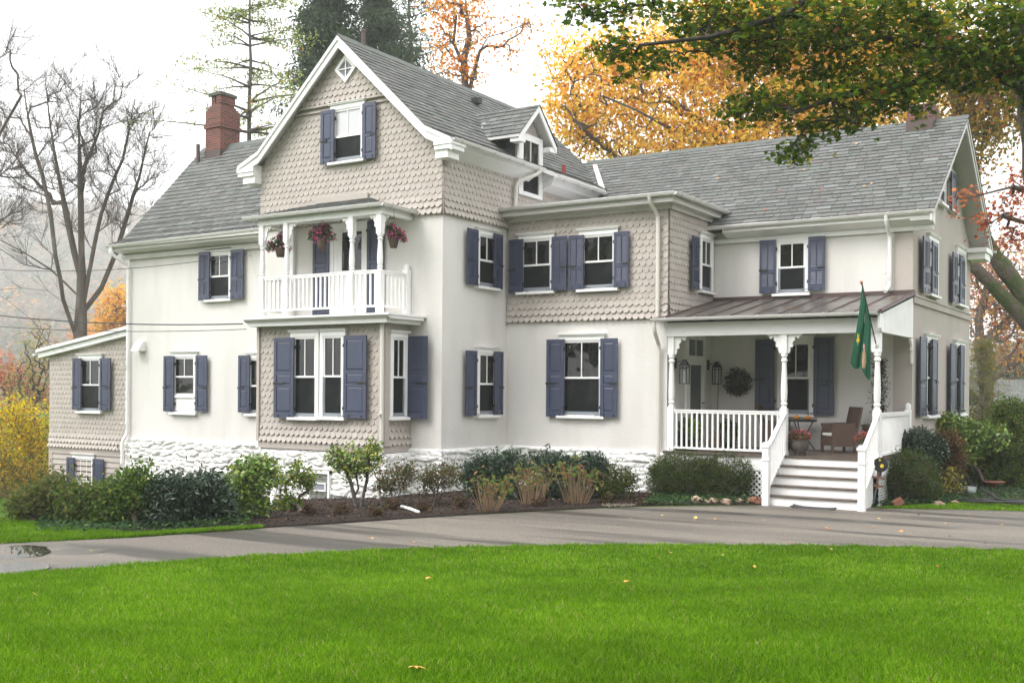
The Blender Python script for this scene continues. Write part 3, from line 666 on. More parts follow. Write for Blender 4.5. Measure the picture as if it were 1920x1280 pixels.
gutter((-26.75, 19.97, 4.035), (-19.9, 19.97, 4.10), (0, -1, 0))
# C: right wing
PC = [(24.52, 3.97), (28.46, 6.80), (32.40, 3.97)]; r_ = roof_root()
b = MB(); ribbon(b, PC, 'x', -15.9, -4.99, .10); part(b, 'soffit', M['soffit'], r_)
b = MB(); ribbon(b, [(y_, z_-.012) for y_, z_ in PC], 'x', -5.00, -4.95, .24); ribbon(b, [(y_, z_-.006) for y_, z_ in PC], 'x', -4.955, -4.92, .10); part(b, 'rake_board', M['soffit'], r_)
b = MB(); slope(b, PC[0], PC[1], 'x', -16.6, -4.90, 31, cut=lambda L: [(-13.6, 0), (-4.90, 0), (-4.90, L), (-16.2, L)]); slope(b, PC[2], PC[1], 'x', -16, -4.90, 32); part(b, 'shingles', M['slate'], r_, col=True)
b = MB()
x = -15.6
while x < -4.9: b.prism([(28.30, 6.69), (28.46, 6.845+random.uniform(0, .012)), (28.62, 6.69), (28.62, 6.65), (28.46, 6.80), (28.30, 6.65)], 'x', x, min(x+.28, -4.9)); x += .275
part(b, 'ridge_cap', M['ridge'], r_)
b = MB(); b.prism([(24.58, 3.80), (24.99, 3.66), (24.99, 4.1), (24.58, 3.96)], 'x', -9.77, -4.98); b.box((-10.1, 24.90, 3.58), (-5.0, 24.979, 3.68)); part(b, 'fascia', M['white'], r_)
b = MB(); b.box((-5.43, 31.45, 3.62), (-4.98, 32.3, 3.80)); b.box((-5.43, 31.35, 3.80), (-4.93, 32.4, 3.92)); part(b, 'eave_return', M['white'], r_); b = MB(); b.box((-5.43, 24.60, 3.76), (-5.0, 25.0, 3.90)); part(b, 'eave_return', M['white'], r_)
gutter((-9.95, 24.53, 3.93), (-4.93, 24.53, 3.945), (0, -1, 0), r=.058)
gutter((-5.5, 32.45, 3.93), (-4.85, 32.45, 3.93), (0, 1, 0), r=.058)
# valley flashing where C meets A
v0 = pix(1099, 316, X=-15.30); v1 = pix(1113, 354, X=-14.35)
def on_c(x, y): return 3.97+(y-24.52)*(6.80-3.97)/3.94
b = MB()
va = np.array([-15.30, 28.22, on_c(0, 28.22)+.04]); vb = np.array([-14.12, 26.55, on_c(0, 26.55)+.04]); b.add([va, va+(.16, -.02, -.01), vb+(.20, -.05, -.03), vb], [(0, 1, 2, 3)]); part(b, 'valley_flashing', M['flash'], r_)
# B: flat roof with wide eaves
b = MB(); b.prism([(-14.44, 21.93), (-9.86, 21.93), (-9.86, 25.2), (-14.44, 25.2)], 'z', 4.30, 4.40); r_ = roof_root(); part(b, 'roof_deck', M['flash'], r_)
b = MB(); b.box((-14.44, 21.98, 4.18), (-9.90, 25.1, 4.30)); b.box((-14.43, 22.27, 4.08), (-10.06, 22.32, 4.18)); b.box((-10.13, 22.28, 4.08), (-10.06, 25.0, 4.18)); part(b, 'soffit', M['soffit'], r_)
gutter((-14.60, 21.90, 4.36), (-9.80, 21.90, 4.36), (0, -1, 0), r_); gutter((-9.80, 21.86, 4.36), (-9.80, 25.1, 4.36), (1, 0, 0), r_)
# shed roof
b = MB()
rs = [(-31.13, .97), (-26.36, 1.66)]
for th, o_, y0, m_ in ((.10, .16, 20.62, 0), (.16, .05, 20.70, 0)): b.prism([(rs[0][0], rs[0][1]+o_), (rs[1][0], rs[1][1]+o_), (rs[1][0], rs[1][1]+o_-th), (rs[0][0]+.0, rs[0][1]+o_-th)], 'y', y0, 25.7)
r_ = roof_root(); part(b, 'rake_board', M['white'], r_); gutter((-31.2, 20.6, .98), (-31.2, 25.6, .98), (-1, 0, 0), r_)

# --- dormer over the side window
dm = empty('dormer', (0, 0, 0), house); dy = 23.26; F_D = Frame('S', -14.435)
b = MB(); b.prism([(22.72, 4.85), (23.82, 4.85), (23.82, 6.30), (dy, 6.98), (22.72, 6.30)], 'x', -16.4, -14.47); part(b, 'dormer_wall', M['siding'], dm, col=True)
b = MB()
for (ya, yb2) in ((22.36, dy), (24.16, dy)):
    tiles(b, (0, ya, 6.28), (1, 0, 0), (0, yb2-ya, .89), [(-15.45, 0), (-14.12, 0), (-14.12, 1.265), (-16.3, 1.265)], seed=41+int(ya))
part(b, 'dormer_shingles', M['slate'], dm, col=True)
b = MB(); ribbon(b, [(22.36, 6.27), (dy, 7.16), (24.16, 6.27)], 'x', -16.3, -14.16, .07); part(b, 'soffit', M['soffit'], dm)
b = MB(); ribbon(b, [(22.37, 6.265), (dy, 7.155), (24.15, 6.265)], 'x', -14.19, -14.145, .17)
for ya in (22.40, 23.86): b.box((-14.46, ya, 6.10), (-14.17, ya+.26, 6.22))
part(b, 'rake_board', M['white'], dm)
b = MB(); b.prism([(22.36, 6.22), (22.36, 6.30), (22.90, 6.83), (22.90, 6.75)], 'x', -15.62, -15.50); part(b, 'flashing', M['flash'], dm)
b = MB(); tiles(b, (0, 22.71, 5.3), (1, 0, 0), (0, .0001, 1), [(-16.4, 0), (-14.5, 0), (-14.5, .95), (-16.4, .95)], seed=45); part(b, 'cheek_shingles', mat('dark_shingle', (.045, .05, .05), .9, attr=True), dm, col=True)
scales('gable_shingles', SA, [(22.74, 6.36), (23.80, 6.36), (dy, 7.0)], [], .03, kick=.01, parent=dm, seed=46)
b = MB(); F = F_D
b.fbox(F, 22.70, 22.90, 4.86, 6.42, 0, .06); b.fbox(F, 23.66, 23.84, 4.86, 6.42, 0, .06); b.fbox(F, 22.90, 23.66, 6.26, 6.42, 0, .062); b.fbox(F, 22.90, 23.66, 5.45, 5.60, 0, .055); b.fbox(F, 22.90, 23.66, 4.86, 4.96, 0, .07)
b.fbox(F, 23.26, 23.29, 5.6, 6.26, 0, .045); part(b, 'window_frame', M['white'], dm)
b = MB(); b.fbox(F, 22.90, 23.66, 5.6, 6.26, .004, .022); part(b, 'pane', M['glass'], dm)
b = MB(); b.fbox(F, 22.90, 23.66, 4.96, 5.45, .004, .022); part(b, 'pane', M['screen'], dm)

# --- diamond window
dw = empty('diamond_window', (0, 0, 0), house); cx, cz = -17.31, 7.62
def dia(r, d0, d1, mb, r2=None):
    o = [(cx-r, cz), (cx, cz-r), (cx+r, cz), (cx, cz+r)]; mb.prism(o, 'y', FA(0, 0, d1)[1], FA(0, 0, d0)[1])
b = MB()
for k in range(4):
    a0 = math.pi/2*k; a1 = a0+math.pi/2; R1, R0 = .34, .235
    b.prism([(cx+R1*math.cos(a0), cz+R1*math.sin(a0)), (cx+R1*math.cos(a1), cz+R1*math.sin(a1)), (cx+R0*math.cos(a1), cz+R0*math.sin(a1)), (cx+R0*math.cos(a0), cz+R0*math.sin(a0))], 'y', 19.66-.14, 19.66-.06)
b.box((cx-.012, 19.535, cz-.235), (cx+.012, 19.56, cz+.235)); b.box((cx-.235, 19.537, cz-.012), (cx+.235, 19.56, cz+.012)); part(b, 'frame', M['white'], dw)
b = MB(); dia(.24, .08, .095, b); part(b, 'pane', glass('sky_glass', (.13, .15, .17)), dw)

# --- chimneys
ch = empty('chimney', (0, 0, 0), house); x0, y0 = -26.12, 23.03; w1 = .66
b = MB(); b.box((x0, y0, 6.3), (x0+w1, y0+.80, 7.98)); b.box((x0, y0, 8.08), (x0+w1, y0+.8, 8.48))
for k in range(4): t = .04*k; b.box((x0+t, y0+t, 8.48+.07*k), (x0+w1-t, y0+.8-t, 8.55+.07*k))
b.box((x0+.12, y0+.12, 8.76), (x0+.28, y0+.68, 9.0)); b.box((x0+.36, y0+.1, 8.76), (x0+w1-.1, y0+.7, 9.0))
part(b, 'brick_stack', M['brick'], ch)
b = MB(); b.box((x0-.04, y0-.04, 7.98), (x0+w1+.04, y0+.84, 8.08)); part(b, 'band', M['brick'], ch)
b = MB(); b.box((x0+.06, y0+.06, 9.0), (x0+w1-.06, y0+.74, 9.09)); b.box((x0+.14, y0+.14, 9.09), (x0+w1-.14, y0+.66, 9.13)); part(b, 'cap', mat('mossy_cap', (.09, .095, .075), .95), ch)
b = MB(); b.box((x0-.01, y0-.02, 7.0), (x0+w1+.015, y0+.3, 7.30)); part(b, 'flashing', M['brown'], ch)
b = MB(); b.tube([(-26.3, 22.9, 6.8), (-26.3, 22.9, 7.5)], .06, 8); part(b, 'vent_pipe', M['brown'])
ch2 = empty('chimney', (0, 0, 0), house)
b = MB(); b.box((-6.28, 28.05, 6.2), (-5.68, 28.85, 7.16)); part(b, 'brick_stack', M['brick'], ch2)
b = MB(); b.box((-6.30, 28.02, 6.4), (-5.66, 28.5, 6.78)); part(b, 'flashing', M['brown'], ch2)

# --- downspouts
def pipe(pts, r=.04, m='pipe', parent=house, name='downspout'):
    P = []; pts = [np.array(p, float) for p in pts]
    for i, p in enumerate(pts):
        if 0 < i < len(pts)-1:
            a = p-pts[i-1]; c = pts[i+1]-p; la = min(.12, np.linalg.norm(a)*.4); lc = min(.12, np.linalg.norm(c)*.4)
            P += [p-a/np.linalg.norm(a)*la, p-(a/np.linalg.norm(a)*la-c/np.linalg.norm(c)*lc)*.25, p+c/np.linalg.norm(c)*lc]
        else: P.append(p)
    mb = MB(); mb.tube(P, r, 10); z = [q[2] for q in pts]
    for zz in np.arange(min(z)+.4, max(z)-.8, 1.7):
        q = pts[-1]; mb.tube([(q[0], q[1], zz), (q[0], q[1], zz+.03)], r+.008, 10)
    return part(mb, name, M[m], parent, smooth=False)
pipe([(-26.55, 19.96, 4.0), (-26.55, 19.98, 3.78), (-26.30, 20.36, 3.50), (-26.30, 20.36, -1.4), (-26.36, 20.24, -1.6), (-26.36, 20.24, -3.2)], .05, 'white')
pipe([(-14.02, 23.15, 5.48), (-14.05, 23.0, 5.36), (-14.33, 22.50, 5.10), (-14.36, 22.50, 4.40)], .05)
pipe([(-10.42, 21.88, 4.34), (-10.42, 21.93, 4.18), (-10.36, 22.22, 3.92), (-10.36, 22.22, 1.62)], .045)
pipe([(-10.30, 21.93, 1.52), (-10.30, 21.95, 1.30), (-10.33, 22.26, 1.02), (-10.33, 22.26, -2.3)], .045)
pipe([(-5.92, 24.52, 3.90), (-5.92, 24.58, 3.72), (-5.92, 24.88, 3.5), (-5.92, 24.88, 2.35), (-5.98, 24.72, 2.24)], .045, 'white')
pipe([(-15.34, 18.60, 1.44), (-15.34, 18.60, -1.45), (-15.34, 18.52, -1.6), (-15.34, 18.52, -2.7)], .045)

# --- balcony on the bay
bal = empty('balcony', (-17.3, 18.5, 1.5), None); bal.parent = house; bal.location = (-17.3+15, 18.5-21, 1.5+2.5)
b = MB()
b.box((-19.44, 18.28, 1.60), (-14.92, 19.655, 1.645)); b.prism([(18.30, 1.60), (18.40, 1.53), (19.6, 1.53), (19.6, 1.60)], 'x', -19.40, -14.95); b.box((-19.36, 18.42, 1.44), (-15.08, 19.656, 1.53)); part(b, 'floor_slab', M['white'], bal)
PX = [-19.06, -18.26, -16.24, -15.42]; PY = 18.60
def turned(mb, x, y, z0, z1, z2, z3, hw, k=1.0):
    """square z0..z1, turned z1..z2, square z2..z3"""
    mb.box((x-hw, y-hw, z0), (x+hw, y+hw, z1)); mb.box((x-hw, y-hw, z2), (x+hw, y+hw, z3)); h = z2-z1; r = hw
    pr = [(0, .98), (.02, .98), (.03, .75), (.06, .75), (.075, 1.0), (.10, 1.0), (.115, .72), (.16, .88), (.30, .98), (.55, .85), (.80, .68), (.84, .68), (.855, .98), (.885, .98), (.90, .72), (.93, .72), (.945, 1.0), (1, 1.0)]
    mb.lathe(x, y, [(z1+h*t, r*q) for t, q in pr], 14)
def bracket(mb, corner, du, F_axis, w_=.26, h=.36, th=.035):
    """sawn scroll bracket: corner = (x,y,z) of the top corner at the post, du=+1/-1 along the axis"""
    prof = [(0, 0), (w_, 0), (w_, -.035), (w_*.86, -.05), (w_*.80, -.09), (w_*.68, -.085), (w_*.60, -.05), (w_*.50, -.07), (w_*.52, -.13), (w_*.40, -.15), (w_*.34, -.20), (w_*.40, -.24), (w_*.30, -.28), (w_*.16, -.27), (w_*.20, -.32), (w_*.12, -h), (0, -h)]
    x, y, z = corner
    if F_axis == 'x': mb.prism([(x+du*a, z+c) for a, c in prof], 'y', y-th/2, y+th/2)
    else: mb.prism([(y+du*a, z+c) for a, c in prof], 'x', x-th/2, x+th/2)
for i, x in enumerate(PX):
    b = MB(); turned(b, x, PY, 1.645, 2.62, 3.42, 3.86, .068); part(b, 'balcony_post', M['white'], bal)
b = MB(); b.box((-15.50, 19.50, 1.645), (-15.36, 19.64, 2.72)); b.lathe(-15.43, 19.57, [(2.72, .06), (2.76, .07), (2.82, .06), (2.85, .01)], 10); part(b, 'newel_post', M['white'], bal)
b = MB(); b.box((-19.14, 19.56, 1.645), (-19.0, 19.655, 3.9)); part(b, 'wall_post', M['white'], bal)
def rail(mb, pa, pb, zb, zt, n, bw=.019, ends=.0):
    """top and bottom rail with n square balusters between two plan points; zb/zt may be pairs for a raking rail"""
    pa = np.array(pa, float); pb = np.array(pb, float); t = pb-pa; L = np.linalg.norm(t); t = t/L; nrm = np.array([-t[1], t[0]])
    zb = zb if hasattr(zb, '__len__') else (zb, zb); zt = zt if hasattr(zt, '__len__') else (zt, zt)
    def bar(a, c, z0, z1, hw, h):   # sloping bar
        vs = []
        for P, z in ((a, z0), (c, z1)):
            for s in (-1, 1):
                for hh in (0, h): q = P+nrm*hw*s; vs.append((q[0], q[1], z+hh))
        mb.add(vs, [(0, 1, 3, 2), (4, 6, 7, 5), (0, 4, 5, 1), (2, 3, 7, 6), (0, 2, 6, 4), (1, 5, 7, 3)])
    bar(pa, pb, zt[0]-.05, zt[1]-.05, .028, .05); bar(pa, pb, zt[0], zt[1], .042, .028); bar(pa, pb, zb[0], zb[1], .03, .045)
    for i in range(n):
        f = (i+.5+ends)/(n+2*ends); P = pa+(pb-pa)*f; z0 = zb[0]+(zb[1]-zb[0])*f+.04; z1 = zt[0]+(zt[1]-zt[0])*f-.045
        mb.add([tuple(P+t*bw*a+nrm*bw*c)+(z,) for z in (z0, z1) for a, c in ((-1, -1), (1, -1), (1, 1), (-1, 1))], [(0, 1, 5, 4), (1, 2, 6, 5), (2, 3, 7, 6), (3, 0, 4, 7)])
for a, c, n in ((PX[0], PX[1], 5), (PX[1], PX[2], 14), (PX[2], PX[3], 5)):
    b = MB(); rail(b, (a+.06, PY), (c-.06, PY), 1.80, 2.60, n); part(b, 'railing', M['white'], bal)
for x in (-15.43, -19.07):
    b = MB(); rail(b, (x, PY+.06), (x, 19.55), 1.80, 2.60, 6); part(b, 'railing', M['white'], bal)
b = MB(); b.box((-19.16, 18.53, 3.86), (-15.32, 18.67, 4.0)); b.box((-15.46, 18.67, 3.86), (-15.32, 19.65, 4.0)); b.box((-19.16, 18.67, 3.86), (-19.02, 19.65, 4.0)); part(b, 'beam', M['white'], bal)
b = MB()
for x, du in ((PX[0], 1), (PX[1], 1), (PX[2], -1), (PX[3], -1)): bracket(b, (x+du*.068, PY, 3.86), du, 'x', .24, .36); part(b, 'bracket', M['white'], bal); b = MB()
bracket(b, (PX[3], PY+.068, 3.86), 1, 'y', .22, .34); part(b, 'bracket', M['white'], bal)
b = MB(); b.box((-19.14, 18.60, 4.0), (-15.34, 19.65, 4.035)); part(b, 'ceiling', M['white'], bal)
b = MB(); e0 = [(-19.42, 18.42, 4.07), (-15.26, 18.42, 4.07), (-15.26, 19.66, 4.06), (-19.42, 19.66, 4.06)]; t0 = [(-18.25, 19.64, 4.47), (-16.60, 19.64, 4.47)]
b.add(e0+t0, [(0, 1, 5, 4), (1, 2, 5), (3, 0, 4), (3, 2, 1, 0)]); 
L = math.hypot(19.64-18.42, .40)
tiles(b, (0, 18.42, 4.075), (1, 0, 0), (0, 1.22, .40), [(-19.42, 0), (-15.26, 0), (-16.60, L), (-18.25, L)], course=.15, seed=51)
part(b, 'roof', M['slate'], bal, col=True)
b = MB(); b.fbox(FA, -18.30, -16.62, 4.42, 4.60, .0, .095); part(b, 'flashing_board', M['siding'], bal, col=True)
gutter((-19.50, 18.40, 4.06), (-15.20, 18.40, 4.06), (0, -1, 0), bal); gutter((-15.20, 18.36, 4.06), (-15.20, 19.62, 4.04), (1, 0, 0), bal)
dr = empty('balcony_door', (0, 0, 0), bal)
b = MB(); b.fbox(FA, -17.86, -17.72, 1.65, 3.95, 0, .05); b.fbox(FA, -16.74, -16.62, 1.65, 3.95, 0, .05); b.fbox(FA, -17.72, -16.74, 3.82, 3.95, 0, .052)
b.fbox(FA, -17.72, -17.46, 1.65, 3.82, 0, .035); b.fbox(FA, -16.84, -16.74, 1.65, 3.82, 0, .035); b.fbox(FA, -17.46, -16.84, 1.65, 2.80, 0, .033); b.fbox(FA, -17.46, -16.84, 3.72, 3.82, 0, .034); part(b, 'door_frame', M['white'], dr)
b = MB(); b.fbox(FA, -17.46, -16.84, 2.80, 3.72, .004, .018); part(b, 'pane', M['glass'], dr)
for a, c, s in ((-18.36, -17.84, -1), (-16.64, -16.14, 1)): shutter(FA, a, c, 1.72, 3.93, 'panel3', s, dr, d=.05)

# --- porch
po = empty('porch', (7.2, 1.3, .15), house)
PZ = -1.35; PYF = 22.30
b = MB(); b.box((-10.16, 22.12, PZ-.05), (-5.42, 24.97, PZ)); part(b, 'porch_floor', M['board'], po)
b = MB(); b.box((-10.16, 22.17, PZ-.34), (-5.46, 22.20, PZ-.055)); b.box((-5.50, 22.2, PZ-.34), (-5.46, 24.97, PZ-.055)); part(b, 'skirt_board', M['white'], po)
b = MB()
def lattice(mb, F, u0, u1, z0, z1):
    s = .085*math.sqrt(2); k = u0-(z1-z0)
    while k < u1:
        for sgn in (1, -1):
            a, za, c, zc = k, z0, k+(z1-z0), z1
            if a < u0: za += u0-a; a = u0
            if c > u1: zc -= c-u1; c = u1
            if c-a > .02:
                if sgn < 0: za, zc = z1-(za-z0), z1-(zc-z0)
                w2 = .024; d = .0 if sgn > 0 else .008
                mb.add([F(a, za-w2, d), F(c, zc-w2, d), F(c, zc+w2, d), F(a, za+w2, d)], [(0, 1, 2, 3)])
        k += s
    mb.fbox(F, u0, u1, z0-.05, z0+.02, -.01, .03); 
lattice(b, Frame('F', 22.19), -10.1, -7.5, -2.28, PZ-.34); part(b, 'lattice', M['white'], po); b = MB(); lattice(b, Frame('S', -5.47), 22.2, 24.9, -2.28, PZ-.34); part(b, 'lattice', M['white'], po)
QX = [-10.03, -7.45, -5.53]
for x in QX:
    b = MB(); b.box((x-.085, PYF-.085, PZ), (x+.085, PYF+.085, PZ+.07)); turned(b, x, PYF, PZ+.07, PZ+.98, .80, 1.20, .072); part(b, 'porch_post', M['white'], po)
b = MB(); b.box((-10.16, 22.20, 1.20), (-5.42, 22.38, 1.50)); b.box((-5.58, 22.38, 1.20), (-5.44, 24.97, 1.5)); part(b, 'beam', M['white'], po)
b = MB()
for x, du in ((QX[0], 1), (QX[1], -1), (QX[1], 1), (QX[2], -1)): bracket(b, (x+du*.072, PYF, 1.20), du, 'x', .30, .40); part(b, 'bracket', M['white'], po); b = MB()
bracket(b, (QX[2], PYF+.072, 1.20), 1, 'y', .16, .38); part(b, 'bracket', M['white'], po); b = MB(); bracket(b, (-5.43, 24.9, 1.18), -1, 'y', .20, .55, .05); part(b, 'bracket', M['white'], po)
b = MB(); b.prism([(22.20, 1.20), (24.97, 1.20), (24.97, 2.10), (22.0, 1.53), (22.0, 1.40)], 'x', -5.46, -5.425)
for y_ in np.arange(22.3, 24.9, .10): b.box((-5.426, y_, 1.22), (-5.421, y_+.008, 1.50+(y_-22)*.19))
b.box((-5.45, 21.97, 1.27), (-5.40, 22.12, 1.56)); part(b, 'gable_panel', M['white'], po)
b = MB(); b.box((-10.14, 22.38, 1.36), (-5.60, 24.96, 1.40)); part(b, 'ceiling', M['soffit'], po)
sl_ = (2.19-1.60)/(24.97-21.92)
b = MB(); b.add([(-10.33, 21.92, 1.60), (-5.40, 21.92, 1.60), (-5.40, 24.97, 2.19), (-10.16, 24.97, 2.19), (-10.16, 22.33, 1.60+.41*sl_), (-10.33, 22.33, 1.60+.41*sl_)]+
             [(-10.33, 21.92, 1.565), (-5.40, 21.92, 1.565), (-5.40, 24.97, 2.155), (-10.16, 24.97, 2.155), (-10.16, 22.33, 1.565+.41*sl_), (-10.33, 22.33, 1.565+.41*sl_)],
    [(0, 1, 2, 3, 4, 5), (11, 10, 9, 8, 7, 6), (0, 6, 7, 1), (1, 7, 8, 2), (5, 11, 6, 0), (4, 10, 11, 5)]); part(b, 'roof_sheet', M['sheet'], po)
b = MB()
for x in np.arange(-10.05, -5.3, .52):
    b.add([(x-.022, 21.93, 1.602), (x+.022, 21.93, 1.602), (x+.022, 24.95, 2.188), (x-.022, 24.95, 2.188), (x-.014, 21.93, 1.632), (x+.014, 21.93, 1.632), (x+.014, 24.95, 2.218), (x-.014, 24.95, 2.218)], [(0, 1, 5, 4), (1, 2, 6, 5), (3, 0, 4, 7), (4, 5, 6, 7)])
b.box((-10.16, 24.93, 2.17), (-5.40, 24.975, 2.27)); b.box((-5.42, 21.90, 1.56), (-5.385, 21.94, 1.64)); part(b, 'roof_seams', M['brown'], po)
b = MB(); b.prism([(21.92, 1.58), (24.97, 2.17), (24.97, 2.24), (21.92, 1.64)], 'x', -5.405, -5.375); part(b, 'roof_edge', M['brown'], po)
gutter((-10.36, 21.90, 1.575), (-5.44, 21.90, 1.575), (0, -1, 0), po, r=.05)
b = MB(); rail(b, (QX[0]+.07, PYF), (QX[1]-.07, PYF), PZ+.05, -.455, 20, .019); part(b, 'railing', M['white'], po)
b = MB(); rail(b, (-5.50, PYF+.07), (-5.50, 24.86), PZ+.05, -.455, 21, .017); part(b, 'railing', M['white'], po)
b = MB(); b.box((-5.56, 24.82, PZ-.1), (-5.44, 24.96, -.38)); b.lathe(-5.50, 24.89, [(-.38, .05), (-.34, .065), (-.28, .06), (-.24, .01)], 10); part(b, 'newel_post', M['white'], po)
# steps
st = empty('steps', (0, 0, 0), po); SX0, SX1 = -7.42, -5.60; NR = 5; rise = (PZ+2.29)/NR; run = .245
for k in range(NR):
    yf = 22.14-k*run; zt = PZ-k*rise; zb = zt-rise
    b = MB(); b.box((SX0, yf, zb-(.06 if k == NR-1 else -.0)), (SX1, yf+.02, zt-.032)); part(b, 'riser', M['white'], st)
    if k: b = MB(); b.box((SX0-.04, yf-.035, zt-.03), (SX1+.02, yf+run+.018, zt)); part(b, 'tread', M['board'], st)
for x in (SX0-.03, SX1): b = MB(); b.prism([(22.2, PZ-.06), (22.2, ZB+1.7), (21.16, ZB+1.7), (21.16, -2.05)], 'x', x, x+.03); part(b, 'stringer', M['white'], st)
NY = 21.08
for x in (-7.40, -5.50):
    z0 = gz(x, NY)-.05
    b = MB(); b.box((x-.065, NY-.065, z0), (x+.065, NY+.065, -1.12)); b.box((x-.08, NY-.08, -1.40), (x+.08, NY+.08, -1.36)); b.box((x-.085, NY-.085, -1.13), (x+.085, NY+.085, -1.07))
    b.prism([(x-.07, -1.07), (x+.07, -1.07), (x+.045, -1.03), (x-.045, -1.03)], 'y', NY-.07, NY+.07); part(b, 'newel_post', M['white'], st)
    b = MB(); rail(b, (x, NY+.06), (x, PYF-.07), (-2.02, PZ+.04), (-1.16, -.46), 9, .015); part(b, 'stair_railing', M['white'], st)
# porch door on the wing's side wall, lanterns
pdr = empty('porch_door', (0, 0, 0), po); F = SB
b = MB(); b.fbox(F, 23.36, 23.48, PZ, 1.30, 0, .05); b.fbox(F, 24.38, 24.50, PZ, 1.30, 0, .05); b.fbox(F, 23.48, 24.38, 1.20, 1.30, 0, .05); b.fbox(F, 23.48, 24.38, .72, .82, 0, .045)
b.fbox(F, 23.48, 23.60, PZ, .72, 0, .035); b.fbox(F, 24.26, 24.38, PZ, .72, 0, .035); b.fbox(F, 23.6, 24.26, PZ, -1.0, 0, .034); b.fbox(F, 23.6, 24.26, .60, .72, 0, .034); b.fbox(F, 23.92, 23.95, .82, 1.2, 0, .03); part(b, 'door_frame', M['white'], pdr)
b = MB(); b.fbox(F, 23.6, 24.26, -1.0, .60, .004, .018); b.fbox(F, 23.48, 24.38, .82, 1.20, .004, .018); part(b, 'pane', glass('door_glass', (.10, .11, .11)), pdr)
b = MB(); b.tube([F(24.30, -.30, .03), F(24.30, -.30, .10), F(24.20, -.30, .10)], .014, 6); part(b, 'handle', M['iron'], pdr)
for yy in (22.78, 24.72):
    ln = empty('lantern', (0, 0, 0), po); x = -9.93; y_ = yy
    b = MB(); b.box((-10.17, y_-.05, .50), (-10.14, y_+.05, .74)); b.tube([(-10.15, y_, .62), (-10.05, y_, .66), (x, y_, .66)], .012, 6)
    b.add([(x-.10, y_-.10, .56), (x+.10, y_-.10, .56), (x+.10, y_+.10, .56), (x-.10, y_+.10, .56), (x-.05, y_-.05, .66), (x+.05, y_-.05, .66), (x+.05, y_+.05, .66), (x-.05, y_+.05, .66)], [(0, 1, 5, 4), (1, 2, 6, 5), (2, 3, 7, 6), (3, 0, 4, 7), (4, 5, 6, 7), (0, 3, 2, 1)])
    b.box((x-.04, y_-.04, .66), (x+.04, y_+.04, .70))
    for sx in (-.08, .08):
        for sy in (-.08, .08): b.box((x+sx-.010, y_+sy-.010, .16), (x+sx+.010, y_+sy+.010, .56))
    b.box((x-.09, y_-.09, .145), (x+.09, y_+.09, .165)); b.box((x-.09, y_-.09, .50), (x+.09, y_+.09, .52)); part(b, 'lantern_cage', M['lampmetal'], ln)
    b = MB(); b.tube([(x, y_, .17), (x, y_, .48)], .045, 10); part(b, 'glass_chimney', M['lampglass'], ln)
# basement block window in the bay's stone
bw = empty('basement_window', (0, 0, 0), house); F = Frame('F', 18.72); a, zt = F.at(579, 881); c, zb = F.at(620, 942)
b = MB(); b.fbox(F, a, c, zt-.06, zt, -.2, .06); b.fbox(F, a, c, zb, zb+.06, -.2, .08); b.fbox(F, a, a+.07, zb, zt, -.2, .062); b.fbox(F, c-.05, c, zb, zt, -.2, .062)
va, vb_ = a+.18, c-.12; zv = zt-.30; b.fbox(F, va, vb_, zv, zv+.03, .0, .05); b.fbox(F, va, vb_, zv-.17, zv-.14, .0, .05); b.fbox(F, va, va+.03, zv-.14, zv, .0, .05); b.fbox(F, vb_-.03, vb_, zv-.14, zv, .0, .05); part(b, 'frame', M['white'], bw)
b = MB(); nx, nz = 3, 5
for i in range(nx):
    for k in range(nz):
        ua = a+.08+(c-a-.14)*i/nx; uc = a+.08+(c-a-.14)*(i+1)/nx-.012; z0 = zb+.07+(zt-zb-.14)*k/nz; z1 = zb+.07+(zt-zb-.14)*(k+1)/nz-.012; b.fbox(F, ua, uc, z0, z1, -.02, .02)
part(b, 'glass_blocks', glass('block_glass', (.22, .22, .20)), bw)
b = MB(); b.fbox(F, a+.02, c-.02, zb+.02, zt-.02, -.15, -.02); b.fbox(F, va+.03, vb_-.03, zv-.14, zv, -.02, .03); part(b, 'mortar', M['sashgrey'], bw)
# flue hood on the left wall
b = MB(); u0, zt = FD.at(261, 639); u1, zb = FD.at(274, 658); b.add([FD(u0, zb, 0), FD(u1, zb, 0), FD(u1, zt, 0), FD(u0, zt, 0), FD(u0, zb, .30), FD(u1, zb, .30), FD(u1, zt-.03, .12), FD(u0, zt-.03, .12)], [(0, 1, 5, 4), (4, 5, 6, 7), (7, 6, 2, 3), (1, 2, 6, 5), (0, 4, 7, 3)]); part(b, 'vent_hood', M['white'])
# back steps rail seen past the far corner
b = MB(); p = pix(1822, 803, Y=33.2); b.box((p[0]-.09, 33.1, -3.2), (p[0]+.09, 33.3, p[2]-.02)); b.prism([(p[0]-.13, p[2]-.02), (p[0]+.13, p[2]-.02), (p[0]+.07, p[2]+.06), (p[0]-.07, p[2]+.06)], 'y', 33.07, 33.33); b.tube([(p[0], 33.1, p[2]-.1), (-5.6, 32.1, p[2]+.25)], .05, 6); part(b, 'railing', M['white'])
